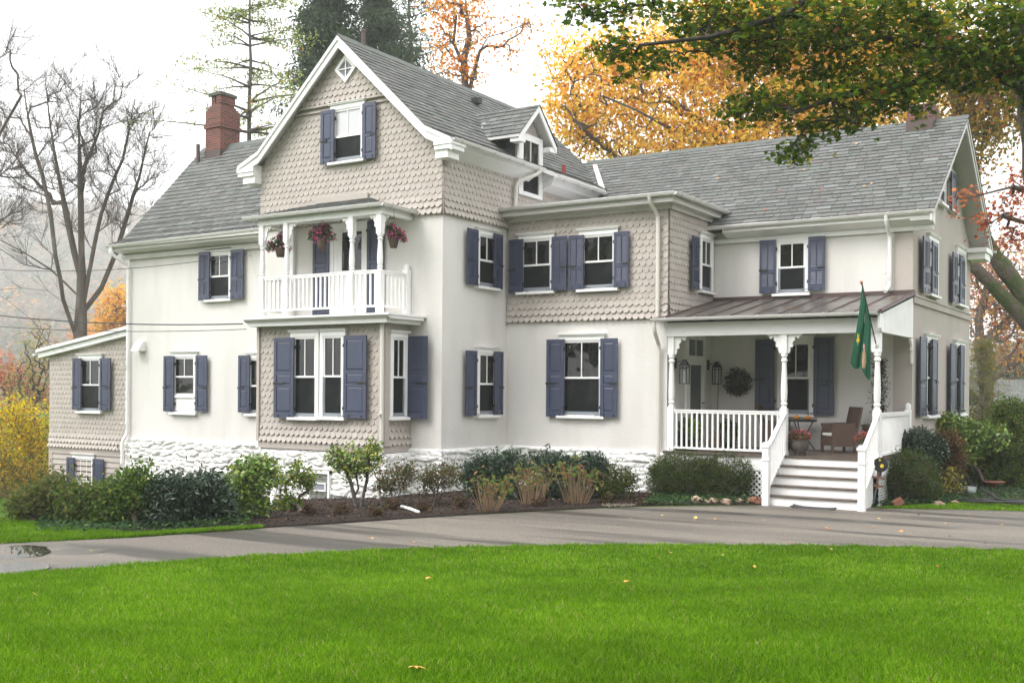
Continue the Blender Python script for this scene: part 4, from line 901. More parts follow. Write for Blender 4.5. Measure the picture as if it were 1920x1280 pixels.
# ------------------------------------------------------------------ foliage and trees
def quatmats(n, tilt=None):
    """random rotation matrices; tilt<1 keeps leaf planes nearer the horizontal"""
    a = rng.random(n)*2*math.pi
    if tilt is None: ct = rng.uniform(-1, 1, n)
    else: ct = np.cos(np.abs(rng.normal(0, tilt, n)))
    st = np.sqrt(1-ct**2); ph = rng.random(n)*2*math.pi
    N = np.c_[st*np.cos(ph), st*np.sin(ph), ct]
    T = np.cross(N, np.c_[np.cos(a), np.sin(a), np.zeros(n)]+1e-6*N); T = np.cross(N, np.random.default_rng(3).normal(size=(n, 3))); T /= np.linalg.norm(T, axis=1)[:, None]
    B = np.cross(N, T); return T, B, N
SHAPES = {
 'oval': ([(0, 0, 0), (.28, .35, .06), (0, 1, -.05), (-.28, .35, .06)], [(0, 1, 2, 3)]),
 'fold': ([(0, 0, 0), (.33, .45, .10), (0, 1, 0), (-.33, .45, .10)], [(0, 1, 2, 2), (0, 2, 3, 3)]),
 'long': ([(0, 0, 0), (.15, .45, .04), (0, 1, -.12), (-.15, .45, .04)], [(0, 1, 2, 3)]),
 'needle': ([(-.05, 0, 0), (.05, 0, 0), (.02, 1, -.1), (-.02, 1, -.1)], [(0, 1, 2, 3)]),
 'maple': ([(0, -.1, 0), (.30, .02, .02), (.55, -.02, -.05), (.38, .28, .03), (.62, .55, -.06), (.26, .50, .02), (0, 1, -.08), (-.26, .50, .02), (-.62, .55, -.06), (-.38, .28, .03), (-.55, -.02, -.05), (-.30, .02, .02), (0, .35, .04)],
           [(12, 0, 1, 3), (1, 2, 3, 3), (12, 3, 5, 5), (3, 4, 5, 5), (12, 5, 6, 7), (12, 7, 9, 9), (7, 8, 9, 9), (12, 9, 11, 0), (9, 10, 11, 11)])}
def leaves(name, P, size, palette, m='leaf', shape='oval', parent=None, tilt=None, jit=.22, droop=None):
    P = np.asarray(P, float); n = len(P); T, B, N = quatmats(n, tilt)
    if droop is not None:            # leaves hang along the given direction
        B = B+np.array(droop); B /= np.linalg.norm(B, axis=1)[:, None]; T = np.cross(B, N); T /= np.linalg.norm(T, axis=1)[:, None]; N = np.cross(T, B)
    sv, sf = SHAPES[shape]; sv = np.array(sv, float); sf = np.array(sf); S = (size*rng.uniform(.6, 1.3, n))[:, None, None]
    V = P[:, None, :]+S*(T[:, None, :]*sv[None, :, 0:1]+B[:, None, :]*sv[None, :, 1:2]+N[:, None, :]*sv[None, :, 2:3])
    k = len(sv); F = (sf[None]+(np.arange(n)*k)[:, None, None]).reshape(-1, sf.shape[1])
    pc = np.array([c for c, w_ in palette], float); pw = np.array([w_ for c, w_ in palette], float); pw /= pw.sum()
    c = pc[rng.choice(len(pc), n, p=pw)]*rng.uniform(1-jit, 1+jit, (n, 1)); c = np.repeat(c, len(sf), axis=0)
    if (F[:, 2] == F[:, 3]).any():   # mixed triangles: make every face a triangle
        t1 = F[:, [0, 1, 2]]; t2 = F[:, [0, 2, 3]]; k2 = F[:, 2] != F[:, 3]; F = np.r_[t1, t2[k2]]; c = np.r_[c, c[k2]]
    return npmesh(name, V.reshape(-1, 3), F, M[m], cols=c, parent=parent)
def tubes(name, A, B, ra, rb, m, parent=None, n=5):
    """many tapered segments"""
    A = np.asarray(A, float); B = np.asarray(B, float); ra = np.asarray(ra, float); rb = np.asarray(rb, float); D = B-A; L = np.linalg.norm(D, axis=1)+1e-9; D = D/L[:, None]
    up = np.where(np.abs(D[:, 2:3]) < .9, np.array([[0, 0, 1.]]), np.array([[1., 0, 0]])); X = np.cross(D, up); X /= np.linalg.norm(X, axis=1)[:, None]; Y = np.cross(D, X)
    an = np.arange(n)*2*math.pi/n; R = X[:, None]*np.cos(an)[None, :, None]+Y[:, None]*np.sin(an)[None, :, None]
    V = np.concatenate([A[:, None]+R*ra[:, None, None], (B+D*rb[:, None]*.3)[:, None]+R*rb[:, None, None]], 1).reshape(-1, 3)
    i = np.arange(n); f = np.stack([i, (i+1) % n, n+(i+1) % n, n+i], 1); F = (f[None]+(np.arange(len(A))*2*n)[:, None, None]).reshape(-1, 4)
    return npmesh(name, V, F, m, parent=parent, smooth=True)
def skeleton(trunk, tips, k=.35, bend=.10, rtip=.012, power=.42, r0=None, gravity=0.0, wig=.05):
    """limbs that reach every tip from the nearest older wood; trunk: list of polylines"""
    nodes = []; par = []
    if not isinstance(trunk[0][0], (list, tuple, np.ndarray)): trunk = [trunk]
    for pl in trunk:
        prev = -1; pl = [np.array(p, float) for p in pl]
        if nodes: prev = int(np.argmin([np.linalg.norm(q-pl[0]) for q in nodes]))
        for i, p in enumerate(pl):
            if i == 0: nodes.append(p); par.append(prev); prev = len(nodes)-1; continue
            a = pl[i-1]; m_ = max(1, int(np.linalg.norm(p-a)/.7))
            for j in range(1, m_+1):
                q = a+(p-a)*j/m_
                if j < m_: q = q+rng.normal(0, wig*.3, 3)
                nodes.append(q); par.append(prev); prev = len(nodes)-1
    nt_ = len(nodes); tips = np.asarray(tips, float); base = np.array(nodes)
    d0 = np.min(np.linalg.norm(tips[:, None]-base[None], axis=2), axis=1); order = np.argsort(d0)
    arr = np.zeros((nt_+len(tips)*3, 3)); arr[:nt_] = base; cnt = nt_; root = np.array(nodes[0]); tipidx = []
    dist = np.zeros(len(arr)); 
    for i in range(nt_): dist[i] = 0 if par[i] < 0 else dist[par[i]]+np.linalg.norm(nodes[i]-nodes[par[i]])
    for ti in order:
        t = tips[ti]; Q = arr[:cnt]; dd = np.linalg.norm(Q-t, axis=1)
        cost = dd+k*np.maximum(0, Q[:, 2]-t[2])+.10*dist[:cnt]
        j = int(np.argmin(cost)); a = arr[j]; L = dd[j]; pr = j
        side = rng.normal(0, 1, 3)*bend*L
        for f in (.35, .7, 1.0):
            q = a+(t-a)*f+side*(f*(1-f)*4)*.5+rng.normal(0, wig, 3)*L*.25*(f < 1)
            q[2] += gravity*L*f*(1-f)*4
            arr[cnt] = q; par.append(pr); dist[cnt] = dist[pr]+np.linalg.norm(q-arr[pr]); pr = cnt; cnt += 1
        tipidx.append(cnt-1)
    arr = arr[:cnt]; par = np.array(par); w_ = np.zeros(cnt); w_[tipidx] = 1
    for i in range(cnt-1, 0, -1):
        if par[i] >= 0: w_[par[i]] += w_[i]
    w_ = np.maximum(w_, 1); r = rtip*w_**power
    if r0 is not None: r = rtip*(w_/1.0)**(math.log(r0/rtip)/math.log(max(w_.max(), 2)))
    return arr, par, r, np.array(tipidx)
def wood(name, sk, m, parent, n=5, minr=0):
    arr, par, r, t = sk; i = np.where((par >= 0) & (r > minr))[0]; p = par[i]
    return tubes(name, arr[p], arr[i], np.minimum(r[p], r[i]*1.5), r[i], m, parent, n)
def in_blobs(blobs, n, shell=0):
    """points in a union of ellipsoids ((x,y,z),(rx,ry,rz)[,weight])"""
    w_ = np.array([(b[2] if len(b) > 2 else b[1][0]*b[1][1]*b[1][2]) for b in blobs]); w_ = w_/w_.sum(); c = rng.choice(len(blobs), n, p=w_)
    v = rng.normal(size=(n, 3)); v /= np.linalg.norm(v, axis=1)[:, None]; rr = rng.random(n)**(1/3.); rr = shell+(1-shell)*rr
    C = np.array([b[0] for b in blobs]); R = np.array([b[1] for b in blobs]); return C[c]+v*rr[:, None]*R[c]
def clumps(tips, per, spread): return np.repeat(tips, per, axis=0)+rng.normal(0, 1, (len(tips)*per, 3))*np.array(spread if hasattr(spread, '__len__') else (spread,)*3)
def screen_blobs(lst, d, thick=1.0):
    """ellipsoids standing at depth d metres: (px, py, rx_px, ry_px[, depth offset])"""
    out = []
    for q in lst:
        dd = d+(q[4] if len(q) > 4 else 0); c = pd(q[0], q[1], dd); s = dd/CF; out.append((c, (q[2]*s*1.02, q[2]*s*thick*1.02, q[3]*s*1.05), q[2]*q[3]))
    return out
def tree(name, label, cat, trunk, tips, per, spread, lsize, pal, bark='bark', shape='oval', group=None, tilt=None, m='leaf', rtip=.012, r0=None, k=.35, droop=None, extra=None, minr=0, bend=.1, gravity=0):
    base = trunk[0][0] if isinstance(trunk[0][0], (list, tuple, np.ndarray)) else trunk[0]
    t = thing(name, label, cat, tuple(float(v) for v in base), group)
    sk = skeleton(trunk, tips, k=k, rtip=rtip, r0=r0, bend=bend, gravity=gravity); wood('trunk', sk, M[bark], t, 6, minr)
    if per:
        P = clumps(sk[0][sk[3]], per, spread)
        if extra is not None: P = np.r_[P, extra]
        leaves('crown', P, lsize, pal, m, shape, t, tilt, droop=droop)
    return t, sk
def ground_at(px, d):
    p = pd(px, 800, d); return np.array([p[0], p[1], gz(p[0], p[1])])
ORANGE = [((.62, .30, .035), 4), ((.72, .40, .05), 4), ((.60, .20, .03), 2), ((.50, .12, .03), 1), ((.35, .30, .04), 1.2)]
YELLOW = [((.96, .71, .13), 6), ((.94, .58, .08), 4), ((.86, .40, .08), 1.8), ((.40, .34, .05), 1.2), ((.50, .16, .05), .8)]

# --- big golden maple behind the right wing
d = 44
tb = ground_at(1385, d)
trk = [tb, pd(1388, 620, d), pd(1386, 420, d), pd(1390, 310, d), pd(1386, 200, d), pd(1392, 90, d+1), pd(1400, -60, d)]
limbs = [[pd(1388, 300, d), pd(1330, 248, d-2), pd(1255, 240, d-3), pd(1190, 205, d-4), pd(1130, 180, d-4), pd(1080, 140, d-4)],
         [pd(1386, 330, d), pd(1420, 270, d-1), pd(1350, 250, d-2), pd(1280, 200, d-3), pd(1230, 170, d-3)], [pd(1388, 210, d), pd(1360, 150, d-1), pd(1320, 130, d-2), pd(1270, 130, d-3)],
         [pd(1388, 300, d), pd(1450, 210, d), pd(1530, 130, d), pd(1600, 60, d)], [pd(1388, 360, d), pd(1200, 330, d-1), pd(1090, 240, d-3), pd(1060, 200, d-3)]]
bl = screen_blobs([(1130, 190, 95, 90), (1240, 180, 120, 120), (1110, 250, 70, 60), (1370, 200, 120, 120), (1500, 150, 130, 160), (1150, 110, 75, 50), (1280, 60, 120, 70), (1620, 120, 130, 150), (1480, 0, 200, 110), (1050, 185, 45, 60), (1230, 270, 120, 40), (1370, 280, 120, 40), (1060, 100, 50, 40), (1340, 110, 90, 80), (1440, 60, 90, 80), (1700, 120, 130, 130), (1560, 230, 110, 50)], d-2, .8)
tips = in_blobs(bl, 2000)
tree('maple_tree', 'tall golden orange maple towering behind the right wing roof', 'tree', [trk]+limbs, tips, 24, .34, .20, YELLOW, 'bark', 'oval', 'autumn trees behind the house', rtip=.012, r0=.34, minr=.012, m='leafgold')
# --- thin orange tree behind the front gable
d = 38; tb = ground_at(880, d)
trk = [tb, pd(875, 400, d), pd(872, 160, d), pd(870, 110, d), pd(880, 70, d), pd(872, -10, d), pd(868, -80, d)]
l2 = [[pd(874, 200, d), pd(885, 150, d), pd(900, 95, d), pd(915, 70, d-1), pd(950, 60, d-1), pd(985, 45, d-1)], [pd(872, 130, d), pd(850, 80, d), pd(856, 30, d), pd(840, -30, d)]]
bl = screen_blobs([(850, 110, 35, 35), (880, 140, 30, 30), (835, 20, 35, 35), (890, 10, 30, 30), (985, 50, 25, 20), (960, 90, 30, 25), (900, 60, 25, 30), (830, 60, 25, 30)], d)
tree('maple_tree', 'sparse orange leaved tree with forked trunk just right of the front gable', 'tree', [trk]+l2, in_blobs(bl, 150), 13, .28, .15, [((.75, .30, .04), 5), ((.62, .18, .03), 2), ((.72, .42, .08), 2)], 'bark', 'oval', 'autumn trees behind the house', rtip=.010, r0=.15, minr=.0)
# --- maple crown right of the gable, over the big limb
d = 36; tb = ground_at(1985, d)
trk = [[tb, pd(1975, 700, d), pd(1955, 610, d), pd(1925, 560, d), pd(1880, 500, d), pd(1850, 455, d), pd(1836, 400, d), pd(1822, 320, d), pd(1806, 250, d), pd(1793, 180, d), pd(1785, 100, d), pd(1780, 0, d)],
       [pd(1960, 640, d), pd(1920, 595, d), pd(1870, 545, d), pd(1820, 492, d), pd(1795, 462, d+.5), pd(1740, 440, d+1)]]
bl = screen_blobs([(1830, 250, 45, 70), (1870, 220, 50, 60), (1820, 180, 60, 60), (1860, 130, 70, 70), (1740, 120, 80, 70), (1800, 300, 25, 30), (1900, 180, 60, 60)], d-1, .6)
lt = tree('maple_tree', 'old tree with mossy crooked limbs rising behind the right gable', 'tree', trk, in_blobs(bl, 330), 24, .42, .17, [((.34, .24, .03), 4), ((.48, .26, .03), 3), ((.20, .20, .03), 3), ((.55, .18, .03), 1)], 'bark_moss', 'oval', 'autumn trees behind the house', rtip=.014, r0=.16, minr=.012, m='leafgold')
sk = lt[1]
b = MB(); pl = [p for p in trk[0]]; rr = [.50, .46, .38, .31, .27, .24, .21, .19, .20, .20, .17, .12]
def smoothline(P, R, n=4):
    P = np.array(P); R = np.array(R); t = np.arange(len(P)); T = np.linspace(0, len(P)-1, (len(P)-1)*n+1); out = []
    for tt in T:
        i = min(int(tt), len(P)-2); f = tt-i; p0 = P[max(i-1, 0)]; p1 = P[i]; p2 = P[i+1]; p3 = P[min(i+2, len(P)-1)]
        out.append(.5*((2*p1)+(-p0+p2)*f+(2*p0-5*p1+4*p2-p3)*f*f+(-p0+3*p1-3*p2+p3)*f**3))
    return out, list(np.interp(T, t, R))
a_, r_2 = smoothline(pl, rr); r_2 = [q*(1+.07*math.sin(i*1.7)) for i, q in enumerate(r_2)]; b.tube(a_, r_2, 14)
a_, r_2 = smoothline(trk[1], [.38, .28, .22, .19, .14, .08]); b.tube(a_, r_2, 12); b.build('limb', M['bark_moss'], lt[0], smooth=True)

# --- overhead green maple, close to the camera
d = 13.0
GREEN = [((.065, .125, .013), 5), ((.110, .185, .016), 4), ((.21, .25, .02), 2.8), ((.42, .33, .03), 1.4), ((.25, .09, .015), .35)]
tb = ground_at(2020, 12.4)
trk = [[tb, pd(2000, 700, 12.7), pd(1985, 420, 12.7), pd(1966, 220, 12.7), pd(1962, 60, 12.7), pd(1985, -200, 12.7)],
       [pd(1975, 130, 12.7), pd(1900, 60, 13.5), pd(1860, 80, 13.2), pd(1790, 130, 13), pd(1730, 160, 12.8), pd(1640, 165, 12.5), pd(1560, 185, 12.3), pd(1480, 215, 12.1)],
       [pd(1975, 40, 12.7), pd(1800, -60, 13), pd(1600, -70, 12.5), pd(1400, -40, 12.5), pd(1220, -10, 12.5)],
       [pd(1600, -70, 12.5), pd(1470, 30, 12.2), pd(1330, 70, 12), pd(1200, 85, 12), pd(1130, 105, 12)], [pd(1560, 185, 12.3), pd(1600, 230, 12), pd(1530, 260, 11.8), pd(1490, 300, 11.7)],
       [pd(1975, 130, 12.7), pd(1880, 130, 13), pd(1800, 170, 12.6)]]
bl = screen_blobs([(1120, 15, 60, 28), (1075, 5, 45, 18), (1230, 10, 90, 25), (1160, 95, 55, 28), (1130, 105, 35, 15), (1180, 130, 22, 18), (1250, 110, 45, 22), (1330, 60, 90, 45), (1380, 30, 90, 50), (1420, 110, 60, 35),
   (1500, 70, 110, 80), (1400, 190, 55, 22), (1380, 215, 40, 16), (1450, 200, 70, 32), (1560, 190, 110, 55), (1650, 90, 130, 95), (1660, 185, 90, 32), (1800, 60, 120, 75), (1900, 60, 90, 85), (1860, 130, 60, 40), (1780, 140, 60, 35),
   (1530, 250, 48, 20), (1500, 290, 26, 20), (1480, 285, 30, 13), (1600, 228, 50, 14), (1700, 205, 50, 22), (1600, 20, 150, 50), (1930, 150, 40, 60)], 12.4, .7)
tips = in_blobs(bl, 1380); P0 = tips
t, sk = tree('maple_tree', 'green leaved maple whose branches hang across the upper right', 'tree', trk, tips, 10, (.10, .10, .05), .066, GREEN, 'bark_dark', 'maple', rtip=.0030, r0=.085, tilt=.75, m='leaf', minr=0, bend=.12)
b = MB(); a_, r_2 = smoothline(trk[0], [.46, .39, .33, .32, .33, .27]); r_2 = [q*(1+.05*math.sin(i*2.1)) for i, q in enumerate(r_2)]; b.tube(a_, r_2, 20); b.build('limb', M['bark_pale'], t, smooth=True)
# --- red japanese maple twigs from the right
trk = [[ground_at(2050, 24.5), pd(2040, 500, 24.2), pd(1990, 380, 24.2), pd(1940, 370, 23.4)], [pd(1990, 380, 24.2), pd(1930, 420, 23.4), pd(1880, 405, 22.8)], [pd(1990, 380, 24.2), pd(1900, 350, 22.8), pd(1840, 365, 22.8), pd(1795, 345, 22.8)]]
bl = screen_blobs([(1890, 390, 35, 30), (1915, 340, 25, 30), (1850, 410, 20, 20), (1815, 370, 28, 14), (1905, 440, 30, 20), (1835, 430, 14, 30), (1800, 395, 16, 10), (1900, 460, 22, 14)], 23.0, .5)
tree('japanese_maple', 'red leaved maple twigs reaching in from the right edge', 'tree', trk, in_blobs(bl, 120), 6, .085, .078, [((.48, .12, .05), 5), ((.62, .22, .07), 3), ((.28, .05, .04), 2)], 'twig', 'maple', rtip=.004, r0=.075, tilt=1.0)

# --- conifers behind
def conifer(label, px, d, ytop, ybase_px, halfw, pal, seed=0, dens=1.0, shape='long', ls=.20, drop=.35, name='spruce_tree', y_first=None, n_whorl=34, sparse=0, group='conifers behind the house', upcurve=0, per=9, spr=.22, rr=.28):
    R = np.random.default_rng(seed); b0 = ground_at(px, d); top = pd(px, ytop, d); Hh = top[2]-b0[2]
    t = thing(name, label, 'tree', tuple(b0), group); A = []; Bv = []; ra = []; rb = []; LP = []
    nseg = 14; pts = [b0+(top-b0)*i/nseg+R.normal(0, .06, 3)*(0 < i < nseg) for i in range(nseg+1)]
    for i in range(nseg): A.append(pts[i]); Bv.append(pts[i+1]); ra.append(rr*(1-i/nseg)+.02); rb.append(rr*(1-(i+1)/nseg)+.02)
    hf = pd(px, y_first, d)[2] if y_first else b0[2]+Hh*.25; s = d/CF
    for w_ in range(n_whorl):
        f = (w_+R.random())/n_whorl; z = hf+(top[2]-hf)*f; c = b0+(top-b0)*((z-b0[2])/Hh)
        reach = halfw*s*(1-f)**.75*R.uniform(.35, 1.2)+.3
        for k in range(int(R.integers(3, 6))):
            if R.random() < sparse: continue
            a = R.random()*2*math.pi; dr = np.array([math.cos(a), math.sin(a), 0]); L = reach*R.uniform(.6, 1.15); prev = c; pr = .05*(1-f)+.018
            n_ = 6
            for j in range(1, n_+1):
                g = j/n_; q = c+dr*L*g+np.array([0, 0, L*(upcurve*g-drop*g*g)])+R.normal(0, .05, 3)*L*.12; A.append(prev); Bv.append(q); ra.append(pr); pr = pr*.72; rb.append(pr); prev = q
                if g > .25: LP.append(np.repeat(q[None], int(per*dens), 0)+R.normal(0, 1, (int(per*dens), 3))*np.array([spr, spr, spr*.55])*(.6+.6*g))
    tubes('trunk', A, Bv, ra, rb, M['bark'], t, 5)
    leaves('crown', np.concatenate(LP), ls, pal, 'leaf', shape, t, droop=(0, 0, -.8) if drop > .3 else None)
    return t
DK = [((.05, .085, .05), 4), ((.075, .115, .06), 3), ((.045, .075, .05), 2), ((.11, .13, .06), 1)]
GR = [((.10, .14, .08), 4), ((.13, .17, .10), 3), ((.08, .12, .08), 2)]
LG = [((.24, .30, .07), 4), ((.34, .38, .10), 3), ((.18, .24, .07), 2), ((.55, .30, .08), .4)]
conifer('dark green spruce immediately left of the gable peak', 612, 46, -60, 0, 95, DK, 1, 1.5, y_first=190, n_whorl=30, ls=.24, spr=.24, per=20)
conifer('dark spruce with top above the front gable roof', 715, 48, -75, 0, 110, DK, 2, 1.3, y_first=170, n_whorl=28, ls=.24, spr=.26, per=20)
conifer('greyish green pine with open boughs right of the gable peak', 770, 52, -120, 0, 140, GR, 3, 1.0, y_first=190, n_whorl=26, drop=.05, shape='long', ls=.24, upcurve=.25, name='pine_tree', spr=.28, per=12, sparse=.25)
conifer('tall sparse pine with thin light green needles above the left chimney', 468, 40, -90, 0, 235, LG, 4, .8, y_first=262, n_whorl=24, drop=.12, shape='long', ls=.17, sparse=.42, upcurve=.15, name='pine_tree', spr=.19, per=26, rr=.19)
conifer('slender young conifer beside the far corner of the right gable', 1842, 40, 640, 0, 45, [((.13, .15, .04), 4), ((.22, .20, .05), 2), ((.30, .17, .04), 1)], 5, 1.0, y_first=860, n_whorl=26, drop=-.1, shape='needle', ls=.16, upcurve=.3, spr=.16, per=14)

# --- bare trees on the left
def vase(label, d, trunks, tipb, ntip, r0, group='bare trees on the left', rtip=.009, bark='bark', few=None, bend=.04, k=1.6):
    bl = screen_blobs(tipb, d, .8); tips = in_blobs(bl, ntip)
    t = thing('bare_tree', label, 'tree', tuple(trunks[0][0]), group); sk = skeleton(trunks, tips, k=k, rtip=rtip, r0=r0, bend=bend, gravity=.0, wig=.06)
    wood('trunk', sk, M[bark], t, 6)
    # fine twigs, two generations
    a, par, r, ti = sk; i = np.where(r < rtip*4)[0]; i = np.repeat(i, 3); D = a[i]-a[np.maximum(par[i], 0)]; D /= np.linalg.norm(D, axis=1)[:, None]+1e-6
    D = D+rng.normal(0, .38, D.shape)+np.array([0, 0, .5]); D /= np.linalg.norm(D, axis=1)[:, None]; L = rng.uniform(.4, 1.5, len(i)); E1 = a[i]+D*L[:, None]
    A2 = np.repeat(a[i]+D*(L*rng.uniform(.3, .8, len(i)))[:, None], 2, 0); D2 = np.repeat(D, 2, 0)+rng.normal(0, .4, (len(A2), 3)); D2 /= np.linalg.norm(D2, axis=1)[:, None]; E2 = A2+D2*rng.uniform(.2, .7, (len(A2), 1))
    tubes('twigs', np.r_[a[i], A2], np.r_[E1, E2], np.r_[np.full(len(i), rtip*.75), np.full(len(A2), rtip*.45)], np.r_[np.full(len(i), rtip*.35), np.full(len(A2), rtip*.25)], M['twig'], t, 3)
    if few: leaves('crown', a[rng.choice(ti, few[0])]+rng.normal(0, .1, (few[0], 3)), .12, few[1], parent=t)
    return t
d = 40
tb = ground_at(152, d)
trunks = [[tb, pd(150, 640, d), pd(152, 560, d), pd(153, 480, d), pd(152, 400, d), pd(150, 320, d), pd(148, 230, d), pd(155, 150, d), pd(158, 100, d)],
          [pd(146, 640, d), pd(118, 560, d-.6), pd(104, 480, d-1), pd(95, 400, d-1), pd(80, 330, d-1), pd(60, 260, d-1), pd(45, 170, d-1)],
          [pd(152, 590, d), pd(190, 540, d+.5), pd(215, 480, d+.5), pd(240, 400, d+.5), pd(262, 330, d), pd(280, 250, d)], [pd(152, 600, d), pd(175, 470, d), pd(190, 400, d), pd(230, 300, d), pd(250, 200, d)],
          [pd(151, 520, d), pd(130, 430, d), pd(110, 330, d), pd(95, 240, d), pd(85, 150, d)], [pd(152, 560, d), pd(95, 505, d), pd(40, 470, d-1), pd(-20, 440, d-1)], [pd(150, 590, d), pd(90, 545, d-1), pd(40, 540, d-1), pd(-30, 545, d-1)],
          [pd(150, 330, d), pd(185, 250, d), pd(200, 170, d)], [pd(215, 480, d), pd(260, 455, d+.3), pd(300, 350, d)]]
vase('large bare tree with many upright limbs rising behind the left lean-to', d, trunks, [(150, 200, 110, 110), (90, 260, 110, 120), (220, 250, 95, 120), (280, 320, 50, 80), (50, 400, 90, 100), (180, 350, 100, 100), (20, 220, 60, 120), (250, 420, 60, 50)], 300, .27)
d = 30
tb = ground_at(-70, d)
vase('dark bare tree leaning in from the left edge, limbs crossing the larger tree', d, [[tb, pd(-60, 500, d), pd(-50, 300, d), pd(-40, 100, d), pd(-60, -50, d)], [pd(-55, 500, d), pd(0, 250, d), pd(40, 180, d), pd(100, 185, d)], [pd(-60, 520, d), pd(10, 560, d), pd(60, 600, d), pd(88, 640, d)], [pd(-50, 300, d), pd(0, 330, d), pd(30, 300, d)]],
     [(0, 180, 60, 60), (20, 90, 40, 50), (40, 300, 50, 50), (10, 400, 50, 60)], 60, .10, rtip=.006)

# --- autumn trees right background
d = 62; tb = ground_at(1850, d)
bl = screen_blobs([(1860, 590, 60, 60), (1900, 540, 60, 60), (1840, 540, 45, 50), (1900, 640, 70, 50), (1870, 480, 60, 40), (1950, 600, 60, 80)], d)
tree('maple_tree', 'hazy orange and brown tree beyond the right gable corner', 'tree', [[tb, pd(1850, 720, d), pd(1838, 650, d), pd(1835, 600, d), pd(1850, 540, d)], [pd(1838, 650, d), pd(1880, 610, d), pd(1930, 560, d)], [pd(1850, 720, d), pd(1890, 690, d), pd(1940, 660, d)]], in_blobs(bl, 520), 9, .42, .24,
     [((.52, .22, .07), 3), ((.62, .34, .07), 3), ((.34, .17, .12), 3), ((.45, .15, .09), 2)], 'bark', 'oval', 'autumn trees beyond the garden', rtip=.022, r0=.4)
d = 75; tb = ground_at(1900, d)
tree('maple_tree', 'hazy grey green tree behind the far roof on the right', 'tree', [[tb, pd(1905, 700, d), pd(1900, 640, d)]], in_blobs(screen_blobs([(1900, 690, 70, 40), (1860, 700, 50, 40), (1960, 680, 60, 50)], d), 320), 12, .5, .30,
     [((.16, .19, .12), 4), ((.22, .22, .13), 2), ((.34, .24, .14), 1)], 'bark', 'oval', 'autumn trees beyond the garden', rtip=.03, r0=.4)
# --- orange tree and thickets on the left
d = 85
for px, py, rx, ry, lab, pal in ((228, 585, 42, 42, 'rounded glowing orange tree on the far slope beside the left wall', [((.80, .40, .08), 5), ((.75, .52, .10), 3), ((.60, .25, .06), 2)]), (205, 640, 60, 30, 'lower orange tree on the far slope under the rounded one', [((.72, .34, .12), 4), ((.55, .25, .12), 3)])):
    tb = ground_at(px, d); tree('maple_tree', lab, 'tree', [[tb, pd(px, py+60, d), pd(px, py, d)]], in_blobs(screen_blobs([(px, py, rx, ry), (px-20, py+25, rx*.7, ry*.6), (px+20, py+20, rx*.7, ry*.7)], d), 260), 14, .5, .32, pal, 'bark', 'oval', 'autumn trees on the far slope', rtip=.025, r0=.3); d += 8
# yellow bush, pink shrub, scrubby saplings left of the lean-to
def bushthing(name, label, cat, blobs, d, ybase, n, per, spread, ls, pal, group=None, shape='oval', bark='twig', rtip=.006, r0=.05, m='leaf', nst=5, tilt=None, thick=.8):
    bl = screen_blobs(blobs, d, thick); cx = np.mean([b[0] for b in blobs]); base = pd(cx, ybase, d); gzz = gz(base[0], base[1]); base[2] = gzz
    tips = in_blobs(bl, n); tr = []
    for i in range(nst):
        tgt = tips[rng.integers(n)]; b0 = base+np.array([rng.normal(0, .2), rng.normal(0, .2), -.05]); tr.append([b0, b0+(tgt-b0)*.45+rng.normal(0, .05, 3)])
    t = thing(name, label, cat, tuple(base), group); A = skeleton(tr, tips, k=.8, rtip=rtip, r0=r0, wig=.05); wood('stems', A, M[bark], t, 4); leaves('foliage', clumps(A[0][A[3]], per, spread), ls, pal, m, shape, t, tilt); return t
bushthing('yellow_bush', 'bright yellow bush at the left edge beside the lean-to', 'bush', [(60, 800, 60, 50), (20, 830, 55, 60), (80, 860, 40, 50), (30, 775, 40, 35), (60, 890, 50, 40)], 36, 950, 420, 11, .17, .14, [((.78, .58, .03), 6), ((.60, .48, .04), 3), ((.26, .28, .04), 2), ((.60, .25, .04), 1)])
bushthing('yellow_bush', 'low olive and orange bush below the bright yellow one', 'bush', [(30, 900, 60, 40), (75, 910, 40, 30), (-10, 850, 30, 50), (20, 930, 40, 30)], 32, 960, 260, 11, .14, .11, [((.30, .20, .03), 3), ((.16, .17, .04), 4), ((.45, .28, .03), 2)])
bushthing('shrub', 'pinkish red shrub behind the yellow bush on the left', 'shrub', [(30, 715, 50, 35), (70, 740, 40, 30), (0, 690, 30, 30)], 55, 860, 260, 8, .3, .20, [((.52, .18, .12), 4), ((.60, .28, .15), 3), ((.30, .25, .10), 2)], rtip=.012, r0=.1)
bushthing('sapling', 'thin olive sapling between the bare tree and the pink shrub', 'tree', [(75, 660, 38, 60), (60, 720, 40, 50)], 46, 880, 260, 3, .2, .14, [((.34, .32, .10), 4), ((.45, .35, .12), 2)], rtip=.010, r0=.09, nst=7)

